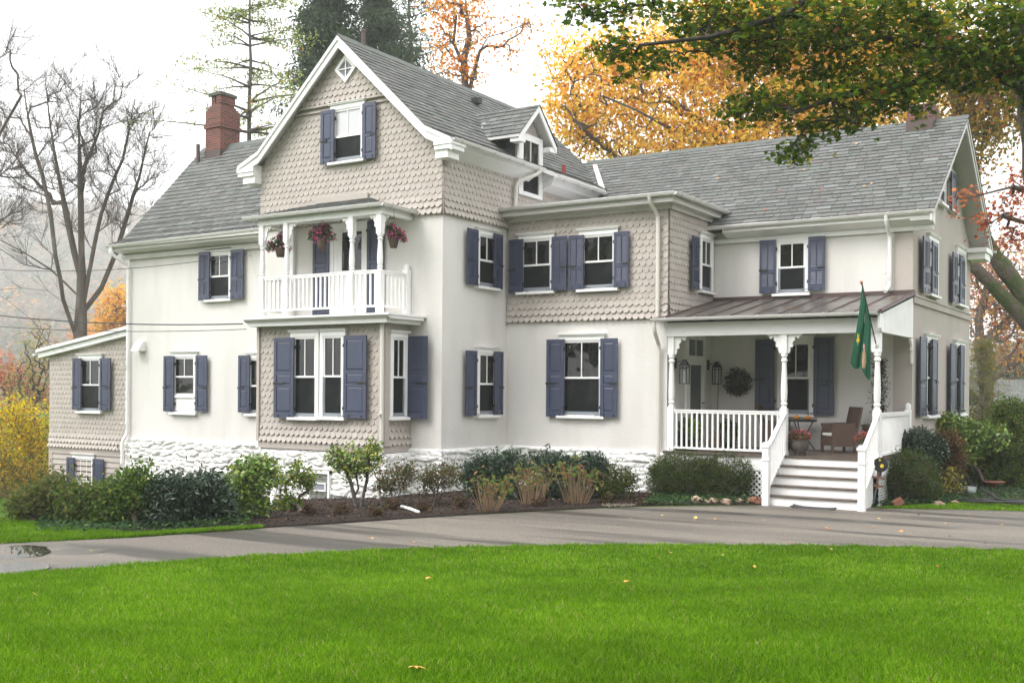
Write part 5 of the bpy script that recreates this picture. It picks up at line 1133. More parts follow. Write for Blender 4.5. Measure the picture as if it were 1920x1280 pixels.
# --- the wooded far hillside: nobody could count its trees
def hillwood(l0, l1, d0, d1, n, name='far_woodland', hmin=7, hmax=15, pal=None):
    dd = rng.uniform(d0, d1, n); ll = rng.uniform(l0, l1, n)*(dd/d1 if d1 > 0 else 1); x = dd*CW[0]+ll*CR[0]; y = dd*CW[1]+ll*CR[1]; z = gz(x, y)
    V = []; cols = []; P = []
    pc = np.array([c for c, w_ in pal]); pw = np.array([w_ for c, w_ in pal]); pw = pw/pw.sum(); kk = rng.choice(len(pal), n, p=pw)
    LPs = []; CC = []; A = []; B = []
    for i in range(n):
        h = rng.uniform(hmin, hmax); c = np.array([x[i], y[i], z[i]+h*.62]); m_ = 60
        q = rng.normal(size=(m_, 3)); q /= np.linalg.norm(q, axis=1)[:, None]; q = c+q*np.array([h*.33, h*.33, h*.42])*(rng.random((m_, 1))**.4); LPs.append(q); CC.append(np.repeat(pc[kk[i]][None], m_, 0)*rng.uniform(.75, 1.25, (m_, 1)))
        A.append((x[i], y[i], z[i]-.5)); B.append(c+np.array([0, 0, h*.3]))
    P = np.concatenate(LPs); C_ = np.concatenate(CC); nn = len(P); T, Bb, N = quatmats(nn); S = rng.uniform(.5, 1.3, (nn, 1))*(hmax/15)*1.3; 
    V = np.stack([P-T*S*.5, P+Bb*S*.6, P+T*S*.5, P-Bb*S*.6], 1).reshape(-1, 3); F = np.arange(nn*4).reshape(-1, 4)
    o = npmesh(name, V, F, M['leaf'], cols=C_); return o, A, B
HP = [((.20, .14, .12), 5), ((.26, .17, .13), 4), ((.32, .18, .12), 2), ((.13, .14, .09), 2), ((.45, .24, .10), 1), ((.18, .15, .14), 4)]
o, A, B = hillwood(-840, -180, 345, 850, 1900, pal=HP, hmin=13, hmax=27); tagit(o, 'hazy wooded hillside in faded autumn browns beyond the left garden', 'woodland', kind='stuff')
o2 = tubes('far_trunks', A, B, np.full(len(A), .22), np.full(len(A), .05), M['bark'], o, 4)
o, A, B = hillwood(180, 780, 360, 840, 800, hmin=12, hmax=25, pal=HP+[((.16, .18, .12), 5)]); tagit(o, 'hazy band of far trees low on the right behind the distant roof', 'woodland', kind='stuff')
o, A, B = hillwood(-450, 450, 450, 780, 260, pal=HP, hmin=10, hmax=16); tagit(o, 'low line of far trees hidden mostly behind the house', 'woodland', kind='stuff')
o, A, B = hillwood(-110, 110, -66, -32, 520, pal=[((.06, .09, .03), 4), ((.10, .10, .04), 3), ((.20, .14, .05), 1)], hmin=17, hmax=27); tagit(o, 'belt of garden trees across the lawn that the windows mirror', 'woodland', kind='stuff')

# --- front shrubs
OL = [((.10, .13, .03), 4), ((.15, .17, .04), 3), ((.20, .17, .05), 1.5), ((.06, .09, .025), 2)]
MG = [((.07, .13, .02), 4), ((.12, .20, .03), 3), ((.20, .26, .04), 1.5), ((.05, .09, .02), 2)]
DG = [((.018, .042, .020), 5), ((.030, .062, .028), 4), ((.045, .085, .035), 1.5)]
YW = [((.042, .085, .016), 5), ((.075, .12, .022), 3.5), ((.15, .17, .035), 2.0)]
LGr = [((.13, .23, .03), 4), ((.22, .30, .04), 2.5), ((.08, .15, .025), 3), ((.35, .33, .04), .6)]
RD = [((.10, .10, .035), 3), ((.16, .14, .05), 3), ((.20, .09, .05), 1.6), ((.08, .13, .04), 2)]
G1 = 'foundation shrubs along the front of the house'
def shrub(label, blobs, ybase, n, per, spread, ls, pal, back=.6, **kw):
    cx = np.mean([b[0] for b in blobs]); g = gpix(cx, ybase); d = float(np.dot(g, CW))+back if 'dfix' not in kw else kw.pop('dfix'); name = kw.pop('name', 'shrub')
    return bushthing(name, label, kw.pop('cat', 'shrub'), blobs, d, ybase, n, per, spread, ls, pal, group=kw.pop('group', G1), **kw)
shrub('olive shrub at the far left end of the front row', [(75, 942, 45, 36), (45, 950, 30, 28), (105, 925, 35, 35)], 985, 330, 14, .09, .075, OL)
shrub('loose olive green shrub in front of the lower lean-to window', [(175, 945, 50, 32), (220, 936, 35, 28), (140, 945, 35, 36)], 992, 420, 15, .10, .075, OL+MG[:2], thick=.7)
shrub('leafy mid green shrub below the white downspout', [(240, 935, 45, 45), (260, 905, 28, 28), (205, 965, 40, 25)], 995, 380, 15, .09, .08, MG)
shrub('dark bluish evergreen shrub under the painted stone, left of the darkest one', [(310, 945, 48, 48), (285, 970, 40, 26), (340, 915, 30, 22)], 995, 520, 14, .07, .10, DG, shape='long', m='leafdark')
shrub('darkest evergreen shrub beneath the left wall windows', [(385, 925, 45, 36), (360, 960, 40, 28), (410, 950, 35, 35)], 990, 480, 14, .07, .10, DG, shape='long', m='leafdark')
shrub('bright green spreading rhododendron left of the bay', [(470, 900, 48, 36), (440, 930, 32, 35), (495, 880, 28, 18), (475, 945, 35, 20)], 978, 360, 13, .08, .085, LGr, m='leafdark', rtip=.005, r0=.05)
shrub('leggy crooked shrub with yellowing leaves by the basement window', [(555, 885, 22, 22), (525, 900, 18, 14), (575, 900, 14, 22), (530, 935, 22, 16), (545, 945, 20, 12)], 962, 130, 12, .06, .07, LGr+[((.45, .35, .03), 1)], back=.3, rtip=.005, r0=.05, bark='bark')
# azalea with crooked trunks
g = gpix(668, 955); dA = float(np.dot(g, CW))+.4; b0 = pd(668, 950, dA); b0[2] = gz(b0[0], b0[1]); s_ = lambda x, y: pd(x, y, dA)
bl = screen_blobs([(645, 855, 28, 20), (690, 860, 26, 28), (665, 880, 20, 14), (700, 840, 14, 16), (640, 875, 14, 10), (655, 893, 10, 8)], dA, .9)
tree('azalea_shrub', 'small tree shaped azalea with yellow green crown and dark crooked trunks', 'shrub', [[b0, s_(664, 930), s_(658, 905), s_(648, 880), s_(645, 862)], [s_(664, 932), s_(672, 915), s_(668, 890)], [b0+(.12, -.02, 0), s_(682, 925), s_(688, 900), s_(690, 870), s_(697, 850)]], in_blobs(bl, 170), 14, .055, .075, LGr+[((.40, .36, .05), 2)], 'bark', group=G1, rtip=.005, r0=.05, m='leafdark')
shrub('thin twiggy azalea with bronzed leaves beside the bay downspout', [(740, 895, 38, 25), (720, 915, 20, 18), (765, 885, 18, 15)], 955, 170, 8, .07, .06, RD, rtip=.004, r0=.02, back=.3)
shrub('thin twiggy azalea with bronzed leaves in front of the gable corner', [(825, 890, 40, 22), (805, 905, 22, 20), (845, 885, 18, 14)], 952, 180, 8, .07, .06, RD, rtip=.004, r0=.02, back=.3)
shrub('long dark laurel hedge below the corner windows, left half', [(915, 885, 45, 32), (960, 875, 40, 24), (890, 895, 25, 25), (930, 920, 50, 20)], 950, 620, 13, .07, .11, DG, shape='long', m='leafdark', back=1.6)
shrub('long dark laurel hedge below the corner windows, right half', [(1030, 875, 48, 26), (1085, 880, 45, 26), (1110, 865, 22, 14), (1050, 915, 60, 22), (1125, 900, 22, 35)], 947, 620, 13, .07, .11, DG, shape='long', m='leafdark', back=1.4)
shrub('light olive boxwood at the right end of the laurel hedge', [(1155, 895, 28, 24), (1140, 915, 22, 22), (1175, 905, 18, 24)], 945, 250, 12, .06, .055, OL+MG[:1], back=.9)
def hyd(label, px, py, wpx, hpx):
    g = gpix(px, py); d = float(np.dot(g, CW)); t = thing('hydrangea', label, 'shrub', tuple(g), 'browned hydrangeas in the mulch bed'); A = []; B = []; ra = []; rb = []; tips = []; s = d/CF
    for i in range(62):
        a = rng.random()*6.283; rr = rng.random()**.6*wpx*s*.58; h = hpx*s*rng.uniform(.45, 1.08); tip = g+np.array([math.cos(a)*rr, math.sin(a)*rr, h]); b0 = g+np.array([math.cos(a), math.sin(a), 0])*rr*.45
        mid = b0+(tip-b0)*.5+rng.normal(0, .02, 3); A += [b0, mid]; B += [mid, tip]; ra += [.007, .006]; rb += [.006, .004]; tips.append(tip)
    tubes('stems', A, B, ra, rb, mat_stem, t, 4); tips = np.array(tips); up = tips[tips[:, 2] > g[2]+hpx*s*.55]
    leaves('foliage', clumps(up[::2], 6, .08), .115, [((.13, .20, .04), 4), ((.22, .26, .06), 2), ((.32, .20, .07), 2), ((.26, .13, .06), 1.2)], 'leaf', 'oval', t, .9)
mat_stem = mat('dry_stem', (.26, .175, .10), .9)
hyd('browned hydrangea clump at the left of the three', 915, 960, 72, 62); hyd('browned hydrangea clump in the middle of the three', 997, 948, 72, 66); hyd('greener hydrangea clump at the right of the three', 1080, 946, 80, 72)
shrub('clipped yew left of the porch steps, left mound', [(1272, 888, 56, 40), (1240, 900, 30, 34), (1300, 912, 50, 30)], 940, 1300, 13, .05, .06, YW, back=.75, shape='long')
shrub('clipped yew left of the porch steps, right mound', [(1362, 890, 58, 40), (1395, 900, 32, 34), (1345, 918, 50, 26), (1325, 880, 30, 28)], 940, 1300, 13, .05, .06, YW, back=.65, shape='long')
G2 = 'shrubs in the bed right of the steps'
shrub('rounded yew beside the right stair railing', [(1700, 893, 60, 46), (1668, 905, 30, 36), (1728, 912, 36, 32)], 946, 1500, 13, .055, .055, YW, back=.15, shape='long', group=G2)
shrub('small dark holly under the porch side railing', [(1725, 832, 36, 27), (1712, 842, 24, 22), (1750, 845, 26, 22), (1730, 860, 34, 20)], 900, 700, 13, .05, .065, DG, dfix=23.4, group=G2, m='leafdark')
shrub('withered rusty brown shrub in front of the right gable', [(1773, 832, 32, 25), (1762, 855, 28, 24), (1788, 862, 26, 24), (1775, 885, 30, 20)], 915, 620, 12, .05, .055, [((.17, .085, .035), 4), ((.11, .06, .03), 3), ((.08, .09, .03), 1)], dfix=24.3, group=G2)
shrub('bright green rhododendron against the gable wall', [(1800, 812, 46, 26), (1772, 797, 28, 17), (1842, 822, 46, 24), (1790, 845, 50, 22)], 905, 600, 13, .09, .11, LGr, dfix=26.3, group=G2, m='leafdark')
shrub('large layered green azalea filling the right edge', [(1880, 848, 68, 50), (1828, 868, 48, 36), (1902, 800, 50, 42), (1855, 895, 55, 26), (1930, 860, 45, 65), (1895, 770, 30, 22)], 925, 1700, 13, .08, .075, MG+LGr[:2]+[((.25, .18, .03), 1)], back=1.5, group=G2)
shrub('brownish leaved shrub between the conifer and the far roof', [(1850, 800, 30, 22), (1880, 790, 22, 18), (1835, 820, 22, 20)], 880, 300, 10, .12, .11, [((.13, .10, .03), 3), ((.24, .12, .03), 2), ((.08, .10, .03), 3)], back=9, group=G2)
shrub('dark shrub at the far back corner of the gable', [(1838, 780, 22, 18), (1850, 820, 28, 26)], 880, 260, 12, .12, .12, DG, back=11, group=G2)
shrub('thin plant with yellow leaves between the yew and the azalea', [(1785, 900, 24, 22), (1770, 915, 16, 14)], 940, 60, 6, .05, .07, [((.65, .50, .05), 3), ((.45, .42, .08), 2), ((.10, .14, .03), 3)], back=.4, group=G2)
for i, (x, y, w_, h, lab) in enumerate(((735, 958, 26, 18, 'low dead brown perennial under the bronzed azalea'), (790, 962, 22, 14, 'withered tuft beside the short white pipe'), (640, 966, 30, 16, 'low brown tuft left of the small azalea tree'), (705, 970, 24, 14, 'flattened brown tuft at the mulch edge right of the small azalea tree'),
        (862, 955, 24, 22, 'tangled dry stalks left of the first hydrangea'), (580, 968, 26, 18, 'dry tuft beneath the basement window'), (1010, 952, 22, 12, 'low dry leaves in front of the middle hydrangea'), (1140, 944, 20, 16, 'small green tuft at the right end of the mulch'))):
    g = gpix(x, y); d = float(np.dot(g, CW)); s_ = d/CF; t = thing('perennial', lab, 'plant', tuple(g), 'spent perennials in the mulch bed'); n = 60; a = rng.random(n)*6.283; R_ = rng.random(n)*w_*s_*.5
    T_ = g+np.c_[np.cos(a)*R_, np.sin(a)*R_, h*s_*rng.uniform(.3, 1, n)]; B_ = g+np.c_[np.cos(a)*R_*.3, np.sin(a)*R_*.3, np.zeros(n)-.02]; tubes('stems', B_, T_, np.full(n, .005), np.full(n, .003), M['twig'], t, 3)
    leaves('foliage', clumps(T_, 5, .04), .06, [((.10, .05, .03), 4), ((.06, .035, .025), 3), ((.14, .12, .04), 2 if i < 7 else 9)], parent=t)
# ivy
def ivy(label, poly_front, poly_back, n):
    q = scatter_strip(poly_front, poly_back, n); P = np.c_[q, gz(q[:, 0], q[:, 1])+.03+rng.random(n)*.11]
    o = leaves('ivy', P, .075, [((.03, .075, .025), 5), ((.06, .13, .04), 3), ((.14, .20, .06), 1)], 'leaf', 'oval', tilt=.8); tagit(o, label, 'ground cover', kind='stuff')
ivy('dark ivy spreading at the foot of the yews left of the steps', [gp(1205, 949), gp(1300, 947.5), gp(1425, 946)], [gp(1240, 930), gp(1300, 925), gp(1425, 922)], 3200)
ivy('dark ivy covering the ground right of the steps', [gp(1628, 951), gp(1700, 952), gp(1790, 946), gp(1930, 946)], [gp(1640, 925), gp(1700, 915), gp(1800, 895), gp(1935, 880)], 11000)
ivy('low green ground cover at the foot of the left shrubs', [gp(70, 1001), gp(250, 1004), gp(470, 990)], [gp(70, 975), gp(250, 975), gp(480, 965)], 2600)
# mulch litter
q = scatter_strip(bed_front[:], bed_back, 9000); P = np.c_[q, gz(q[:, 0], q[:, 1])+.035+rng.random(len(q))*.02]
o = leaves('leaf_litter', P, .06, [((.05, .026, .017), 4), ((.10, .05, .03), 2), ((.34, .17, .08), .6), ((.022, .014, .011), 5)], 'leaf', 'oval', tilt=.5); tagit(o, 'brown bark chips and fallen leaf litter over the mulch bed', 'litter', kind='stuff')

# --- grass: blades over the lawn near the camera, shorter strips beyond the drive
def blades(name, q, h, wd, pal, label, kx=.5):
    n = len(q); P = np.c_[q, gz(q[:, 0], q[:, 1])]; a = rng.random(n)*6.283; H = h*rng.uniform(.5, 1.25, n); ln = rng.normal(0, kx, (n, 2))*H[:, None]
    W_ = np.c_[np.cos(a), np.sin(a), np.zeros(n)]*(wd*rng.uniform(.7, 1.3, n))[:, None]
    m1 = P+np.c_[ln*.35, H*.6]; tp = P+np.c_[ln, H*.98]
    V = np.stack([P-W_, P+W_, m1+W_*.8, m1-W_*.8, tp], 1).reshape(-1, 3); i = (np.arange(n)*5)[:, None]
    F = np.r_[i+np.array([[0, 1, 2]]), i+np.array([[0, 2, 3]]), i+np.array([[3, 2, 4]])]
    pc = np.array([c for c, w_ in pal]); pw = np.array([w_ for c, w_ in pal]); pw = pw/pw.sum(); c = pc[rng.choice(len(pc), n, p=pw)]
    patch = .35*np.sin(q[:, 0]*5.1+2*np.sin(q[:, 1]*4.3))*np.sin(q[:, 1]*6.3+np.sin(q[:, 0]*3.9))+.5+.5*np.sin(q[:, 0]*1.3+1.7*np.sin(q[:, 1]*.9))*np.sin(q[:, 1]*1.1+1.3*np.sin(q[:, 0]*.7)); c = c*(rng.uniform(.78, 1.25, n)*(.88+.30*patch))[:, None]; c = c*np.where(patch[:, None] > .62, np.array([[1.10, 1.03, 1.2]]), 1.0)
    o = npmesh(name, V, F, M['grass'], cols=np.r_[c, c, c]); tagit(o, label, 'grass', kind='stuff')
M['grass'] = mat('grass_blade', None, .7, attr=True, trans=.45, spec=.08)
GP = [((.110, .245, .005), 5), ((.150, .30, .008), 4), ((.068, .172, .004), 3), ((.20, .33, .03), .9), ((.32, .29, .10), .4)]
def lawnpts(d0, d1, n):
    d = np.sqrt(rng.uniform(d0*d0, d1*d1, n)); l = rng.uniform(-.62, .66, n)*d; return np.c_[d*CW[0]+l*CR[0], d*CW[1]+l*CR[1]]
def inside_near(q, off=0.0):       # nearer to the camera than the drive's near edge
    N_ = np.array(near); dn = N_@CW[:2]; ln = N_@CR[:2]; d = q@CW[:2]; l = q@CR[:2]; return d < np.interp(l, ln, dn)+off+.05*np.sin(l*9)+.03*np.sin(l*23)
for d0, d1, n, wd in ((5.0, 8.0, 170000, .0027), (8.0, 12, 190000, .0037), (12, 17.5, 170000, .0056)):
    q = lawnpts(d0, d1, n); q = q[inside_near(q)]; blades('grass', q, .055, wd, GP, {5.0: 'bright green lawn grass nearest to the camera', 8.0: 'bright green lawn grass in the middle of the front lawn', 12: 'bright green lawn grass along the near edge of the driveway'}[d0])
fo = lambda pts: [gp(*p) for p in pts]
q = scatter_strip(fo([(-300, 1052), (0, 1021), (250, 1009), (490, 992)]), fo([(-300, 960), (0, 975), (250, 1003), (490, 989)]), 60000); blades('grass', q, .06, .006, GP, 'strip of grass between the driveway and the left shrubs')
q = scatter_strip(fo([(1640, 954), (1800, 956), (1990, 961)]), fo([(1700, 951), (1820, 944), (1990, 938)]), 12000); blades('grass', q, .06, .007, GP, 'small strip of grass beside the driveway at the right edge')
# ------------------------------------------------------------------ things on and around the house
FLW = [((.70, .06, .30), 5), ((.80, .14, .40), 3), ((.55, .03, .22), 2)]
def basket(label, px, pytop, pybot, wpx, fol, Y, hz):
    c = pix(px, (pytop+pybot)/2, Y=Y); s = float(np.dot(c, CW))/CF; zt = pix(px, pytop, Y=Y)[2]; zb = pix(px, pybot, Y=Y)[2]; r = wpx*s*.5
    t = thing('hanging_basket', label, 'hanging basket', (c[0], Y, zb), 'hanging flower baskets on the balcony')
    b = MB(); b.lathe(c[0], Y, [(zb, r*.62), (zb+(zt-zb)*.5, r*.82), (zt-.02, r*.98), (zt, r*1.06), (zt+.005, r*.9)], 18); b.build('pot', M['basketpot'], t, smooth=True)
    b = MB(); hk = (c[0], Y, hz)
    for a in (0, 2.1, 4.2): b.tube([(c[0]+r*math.cos(a), Y+r*math.sin(a), zt), hk], .004, 4)
    b.tube([hk, (c[0], Y, hz+.06)], .008, 5); b.build('hanger', M['iron'], t)
    bl = [(pix(x, y, Y=Y), (rx*s, rx*s*.8, ry*s), rx*ry) for x, y, rx, ry in fol]
    P = in_blobs(bl, 700); leaves('foliage', P, .06, [((.035, .07, .02), 4), ((.07, .12, .03), 3), ((.14, .16, .04), 1)], parent=t)
    P = clumps(in_blobs(bl, 60, .75), 8, .020); leaves('flowers', P, .045, FLW, 'petal', 'oval', t)
basket('pink flowered hanging basket at the left end of the balcony', 526, 465, 482, 22, [(520, 455, 16, 12), (508, 463, 12, 10), (530, 448, 12, 14), (540, 466, 8, 8)], 18.95, 3.94)
basket('pink flowered hanging basket in the middle of the balcony, before the left door shutter', 604, 449, 470, 20, [(602, 437, 18, 13), (588, 442, 12, 12), (612, 432, 12, 14), (620, 444, 10, 8)], 18.75, 3.98)
basket('pink flowered hanging basket to the right of the balcony corner post', 738, 447, 465, 21, [(740, 437, 16, 10), (733, 428, 12, 10), (750, 440, 12, 8), (757, 450, 7, 5)], 18.95, 3.94)

# flag on a raking pole
pb = np.array([-5.53, 22.20, .93]); pt = pix(1616, 532, Y=21.45)
t = thing('flag', 'green garden flag hanging from a dark pole on the right porch post', 'flag', tuple(pb))
b = MB(); b.tube([pb, pt], .014, 8); b.build('pole', M['brown'], t); b = MB(); b.tube([pt-(pt-pb)*.005, pt+(pt-pb)*.04], [.022, .03], 8); b.build('finial', mat('copper', (.45, .17, .08), .5), t)
b = MB(); b.tube([pb+(0, .03, -.03), pb+(0, -.02, .03)], .03, 8); b.build('bracket', M['white'], t)
# cloth: hangs from the upper part of the pole, folded into deep drapes
def ftop(u): return pt+(pb-pt)*(.02+.62*u)
nu, nv = 48, 40; V = []
for i in range(nu+1):
    u = i/nu; hd = ftop(u)
    for j in range(nv+1):
        v = j/nv
        # lower hem gathered under the tip
        L = 1.52-.42*u
        gather = np.array([hd[0]*(1-.62*v)+(pt[0]-.05+.20*u+(-.13*v*(1-u)))*.62*v, hd[1]*(1-.5*v)+pt[1]*.5*v, hd[2]-L*v+(0.0)])
        fold = .085*v**.6*math.sin(u*12.5+.6)+.02*math.sin(u*29+v*2)
        V.append(gather+np.array([.30*fold*.6-.10*v*(1-u), -.95*fold, -.05*math.sin(u*9)*v]))
F_ = [(i*(nv+1)+j, (i+1)*(nv+1)+j, (i+1)*(nv+1)+j+1, i*(nv+1)+j+1) for i in range(nu) for j in range(nv)]
mi = []
for i in range(nu):
    for j in range(nv):
        u, v = (i+.5)/nu, (j+.5)/nv; k = 0
        r1 = math.hypot((u-.16)*1.1, (v-.62)*1.25); a1 = math.atan2(v-.62, u-.16)
        if r1 < .075+.022*math.cos(5*a1): k = 1
        if math.hypot((u-.62)*1.0, (v-.80)*.7) < .10: k = 2
        if math.hypot(u-.56, (v-.64)*1.2) < .05: k = 3
        if math.hypot((u-.42)*1.2, (v-.25)*.6) < .045: k = 4
        mi.append(k)
npmesh('cloth', V, F_, [M['green_cloth'], M['yellow'], M['tan'], M['pink'], M['cushion']], parent=t, midx=np.array(mi, np.int32), smooth=True)

# wreath of twisted vines
c = np.array([-9.46, 24.93, .21]); t = thing('wreath', 'round dark twig wreath hanging on the porch wall beside the lantern', 'wreath', tuple(c))
A = []; B = []; R_ = []
for k in range(190):
    r0 = rng.uniform(.10, .31); a0 = rng.random()*6.28; rad = rng.uniform(.05, .16); cc = c+np.array([r0*math.cos(a0), -.02-.05*rng.random(), r0*math.sin(a0)])
    st_ = rng.random()*6.28; n_ = int(rng.integers(4, 9)); pts = [cc+np.array([rad*math.cos(st_+q*.5), rng.normal(0, .01), rad*math.sin(st_+q*.5)*.8]) for q in range(n_)]
    A += pts[:-1]; B += pts[1:]; R_ += [.011]*(n_-1)
A = np.array(A); B = np.array(B); ok = np.hypot(A[:, 0]-c[0], A[:, 2]-c[2]) < .36; tubes('vines', A[ok], B[ok], np.array(R_)[ok], np.array(R_)[ok]*.8, mat('dark_vine', (.035, .027, .022), .8), t, 5)

# broom
t = thing('broom', 'pale wooden broom leaning on the porch wall left of the wreath', 'broom', (-9.95, 24.75, PZ))
b = MB(); b.tube([(-9.93, 24.72, PZ+.25), (-9.98, 24.95, .30)], .013, 6); b.build('handle', M['broom'], t)
b = MB(); b.tube([(-9.925, 24.70, PZ), (-9.93, 24.72, PZ+.27), (-9.932, 24.73, PZ+.33)], [.12, .07, .02], 10); b.build('bristles', M['broom'], t)

# bistro table with gourds
TX, TY = -7.72, 24.35
t = thing('bistro_table', 'small round black bistro table under the porch window', 'table', (TX, TY, PZ)); tz = PZ+.70
b = MB(); b.lathe(TX, TY, [(tz-.025, .34), (tz, .345), (tz+.004, .0)], 28); b.tube([(TX+.33*math.cos(a), TY+.33*math.sin(a), tz-.03) for a in np.linspace(0, 6.283, 25)], .012, 6); b.build('tabletop', M['iron'], t)
for k in range(3):
    a = k*2.094+.5; b = MB(); b.tube([(TX+.26*math.cos(a), TY+.26*math.sin(a), tz-.03), (TX+.11*math.cos(a), TY+.11*math.sin(a), PZ+.38), (TX+.13*math.cos(a), TY+.13*math.sin(a), PZ+.25), (TX+.30*math.cos(a), TY+.30*math.sin(a), PZ+.01)], .014, 6); b.build('leg', M['iron'], t)
b = MB(); b.tube([(TX+.12*math.cos(a), TY+.12*math.sin(a), PZ+.36) for a in np.linspace(0, 6.283, 17)], .009, 5); b.build('ring', M['iron'], t)
def pumpkin(label, x, y, z, r):
    V = []; nu, nv = 32, 12
    for i in range(nu):
        a = i/nu*6.283
        for j in range(nv+1):
            p = j/nv*math.pi; q = r*(1-.10*abs(math.cos(a*5)))*math.sin(p); V.append((x+q*math.cos(a), y+q*math.sin(a), z+r*.62-r*.62*math.cos(p)*(1-.15*(1-math.sin(p)))))
    F = [(i*(nv+1)+j, ((i+1) % nu)*(nv+1)+j, ((i+1) % nu)*(nv+1)+j+1, i*(nv+1)+j+1) for i in range(nu) for j in range(nv)]
    t = thing('pumpkin', label, 'pumpkin', (x, y, z), 'small pumpkins on the bistro table'); npmesh('skin', V, F, M['pumpkin'], parent=t, smooth=True)
    b = MB(); b.tube([(x, y, z+r*1.1), (x+.008, y, z+r*1.35), (x+.02, y, z+r*1.5)], [.014, .009, .01], 6); b.build('stem', M['wood'], t)
pumpkin('small orange pumpkin at the left on the bistro table', TX-.10, TY-.05, tz, .075); pumpkin('small flatter orange pumpkin at the right on the bistro table', TX+.14, TY+.02, tz, .075)

# wicker armchair facing left
def armchair(label, x, y, rot, group='wicker armchairs on the porch'):
    t = thing('wicker_armchair', label, 'armchair', (x, y, PZ), group); ca, sa = math.cos(rot), math.sin(rot)
    def T(p): return (x+p[0]*ca-p[1]*sa, y+p[0]*sa+p[1]*ca, PZ+p[2])
    def bx_(mb, a, c_, taper=0):
        vs = [(a[0], a[1], a[2]), (c_[0], a[1], a[2]), (c_[0], c_[1], a[2]), (a[0], c_[1], a[2]), (a[0], a[1], c_[2]), (c_[0], a[1], c_[2]), (c_[0], c_[1], c_[2]), (a[0], c_[1], c_[2])]
        mb.add([T(v) for v in vs], [(0, 3, 2, 1), (4, 5, 6, 7), (0, 1, 5, 4), (1, 2, 6, 5), (2, 3, 7, 6), (3, 0, 4, 7)])
    # local: the sitter faces -x; depth .58, width .60
    for s in (-1, 1):      # arm panels with a waisted front edge
        y0 = .29*s; y1 = .25*s; b = MB(); pr = [(-.30, .14), (.27, .14), (.27, .66), (-.30, .64), (-.275, .55), (-.29, .40)]
        n = len(pr); b.add([T((p[0], y0, p[1])) for p in pr]+[T((p[0], y1, p[1])) for p in pr], [tuple(range(n)), tuple(range(n, 2*n))[::-1]]+[(i, (i+1) % n, n+(i+1) % n, n+i) for i in range(n)]); b.build('arm_panel', M['wicker'], t)
    b = MB(); pr = [(.25, .14), (.29, .14), (.30, .40), (.43, 1.00), (.38, 1.01), (.25, .42)]; n = len(pr)
    b.add([T((p[0], -.29, p[1])) for p in pr]+[T((p[0], .29, p[1])) for p in pr], [tuple(range(n)), tuple(range(n, 2*n))[::-1]]+[(i, (i+1) % n, n+(i+1) % n, n+i) for i in range(n)]); b.build('backrest', M['wicker'], t)
    b = MB(); bx_(b, (-.28, -.25, .16), (.25, .25, .36)); b.build('seat', M['wicker'], t)
    b = MB(); bx_(b, (-.29, -.24, .365), (.24, .24, .43)); o = b.build('cushion', M['cushion'], t); md = o.modifiers.new('bevel', 'BEVEL'); md.width = .025; md.segments = 3
    for lx in (-.27, .25):
        for ly in (-.26, .26): b = MB(); bx_(b, (lx-.025, ly-.025, 0), (lx+.025, ly+.025, .15)); b.build('leg', M['wicker'], t)
armchair('brown wicker armchair with white cushion turned half forward, right of the table', -6.80, 24.10, .72)
armchair('brown wicker armchair half hidden behind the mid porch post and rail', -8.35, 24.45, math.pi+.2)
# planter box with a dark spiral topiary
t = thing('planter_box', 'square brown wicker planter with a tall dark twig column behind the right post', 'planter', (-6.05, 24.6, PZ)); 
b = MB(); b.prism([(-6.33, PZ+.02), (-5.83, PZ+.02), (-5.80, PZ+.58), (-6.36, PZ+.58)], 'y', 24.35, 24.85); b.box((-6.38, 24.33, PZ+.58), (-5.78, 24.87, PZ+.62)); b.build('box', M['wicker'], t)
tips = np.c_[rng.normal(-6.05, .075, 1500), rng.normal(24.6, .075, 1500), rng.uniform(PZ+.85, .72, 1500)]; leaves('twig_column', tips, .07, [((.035, .022, .02), 4), ((.06, .035, .03), 2)], 'leaf', 'long', t)
b = MB(); b.tube([(-6.05, 24.6, PZ+.6), (-6.05, 24.6, .6)], .03, 6); b.build('stake', M['wood'], t)
# mums
def mums(label, x, y, r, h):
    t = thing('flower_pot', label, 'flower pot', (x, y, PZ), 'pots of pink mums at the porch steps')
    b = MB(); b.lathe(x, y, [(PZ+.04, r*.55), (PZ+.08, r*.72), (PZ+h*.5, r*1.0), (PZ+h*.85, r*.98), (PZ+h*.93, r*.88), (PZ+h, r*.98), (PZ+h, r*.8)], 22); b.build('pot', M['pot'], t, smooth=True)
    b = MB()
    for k in range(22): a = k*6.283/22; b.tube([(x+r*.97*math.cos(a), y+r*.97*math.sin(a), PZ+h*.80), (x+r*1.01*math.cos(a), y+r*1.01*math.sin(a), PZ+h*.80)], .012, 5)
    b.build('studs', M['iron'], t)
    for k in range(3): a = k*2.09+.4; b = MB(); b.tube([(x+r*.5*math.cos(a), y+r*.5*math.sin(a), PZ+.07), (x+r*.68*math.cos(a), y+r*.68*math.sin(a), PZ+.0)], [.03, .022], 6); b.build('foot', M['pot'], t)
    P = in_blobs([((x, y, PZ+h+.04), (r*1.15, r*1.15, .13))], 800, .2); leaves('foliage', P, .04, [((.06, .10, .025), 3), ((.10, .15, .04), 2)], parent=t)
    P = in_blobs([((x, y, PZ+h+.05), (r*1.2, r*1.2, .15))], 600, .85); P = P[P[:, 2] > PZ+h]; leaves('flowers', P, .035, [((.42, .05, .08), 5), ((.55, .12, .14), 3), ((.30, .03, .05), 2), ((.60, .35, .12), .5)], 'petal', parent=t)
mums('studded dark pot of pink mums at the top left of the steps', -7.18, 22.52, .19, .34)
mums('dark pot of pink mums behind the top right newel', -5.84, 22.56, .18, .33)
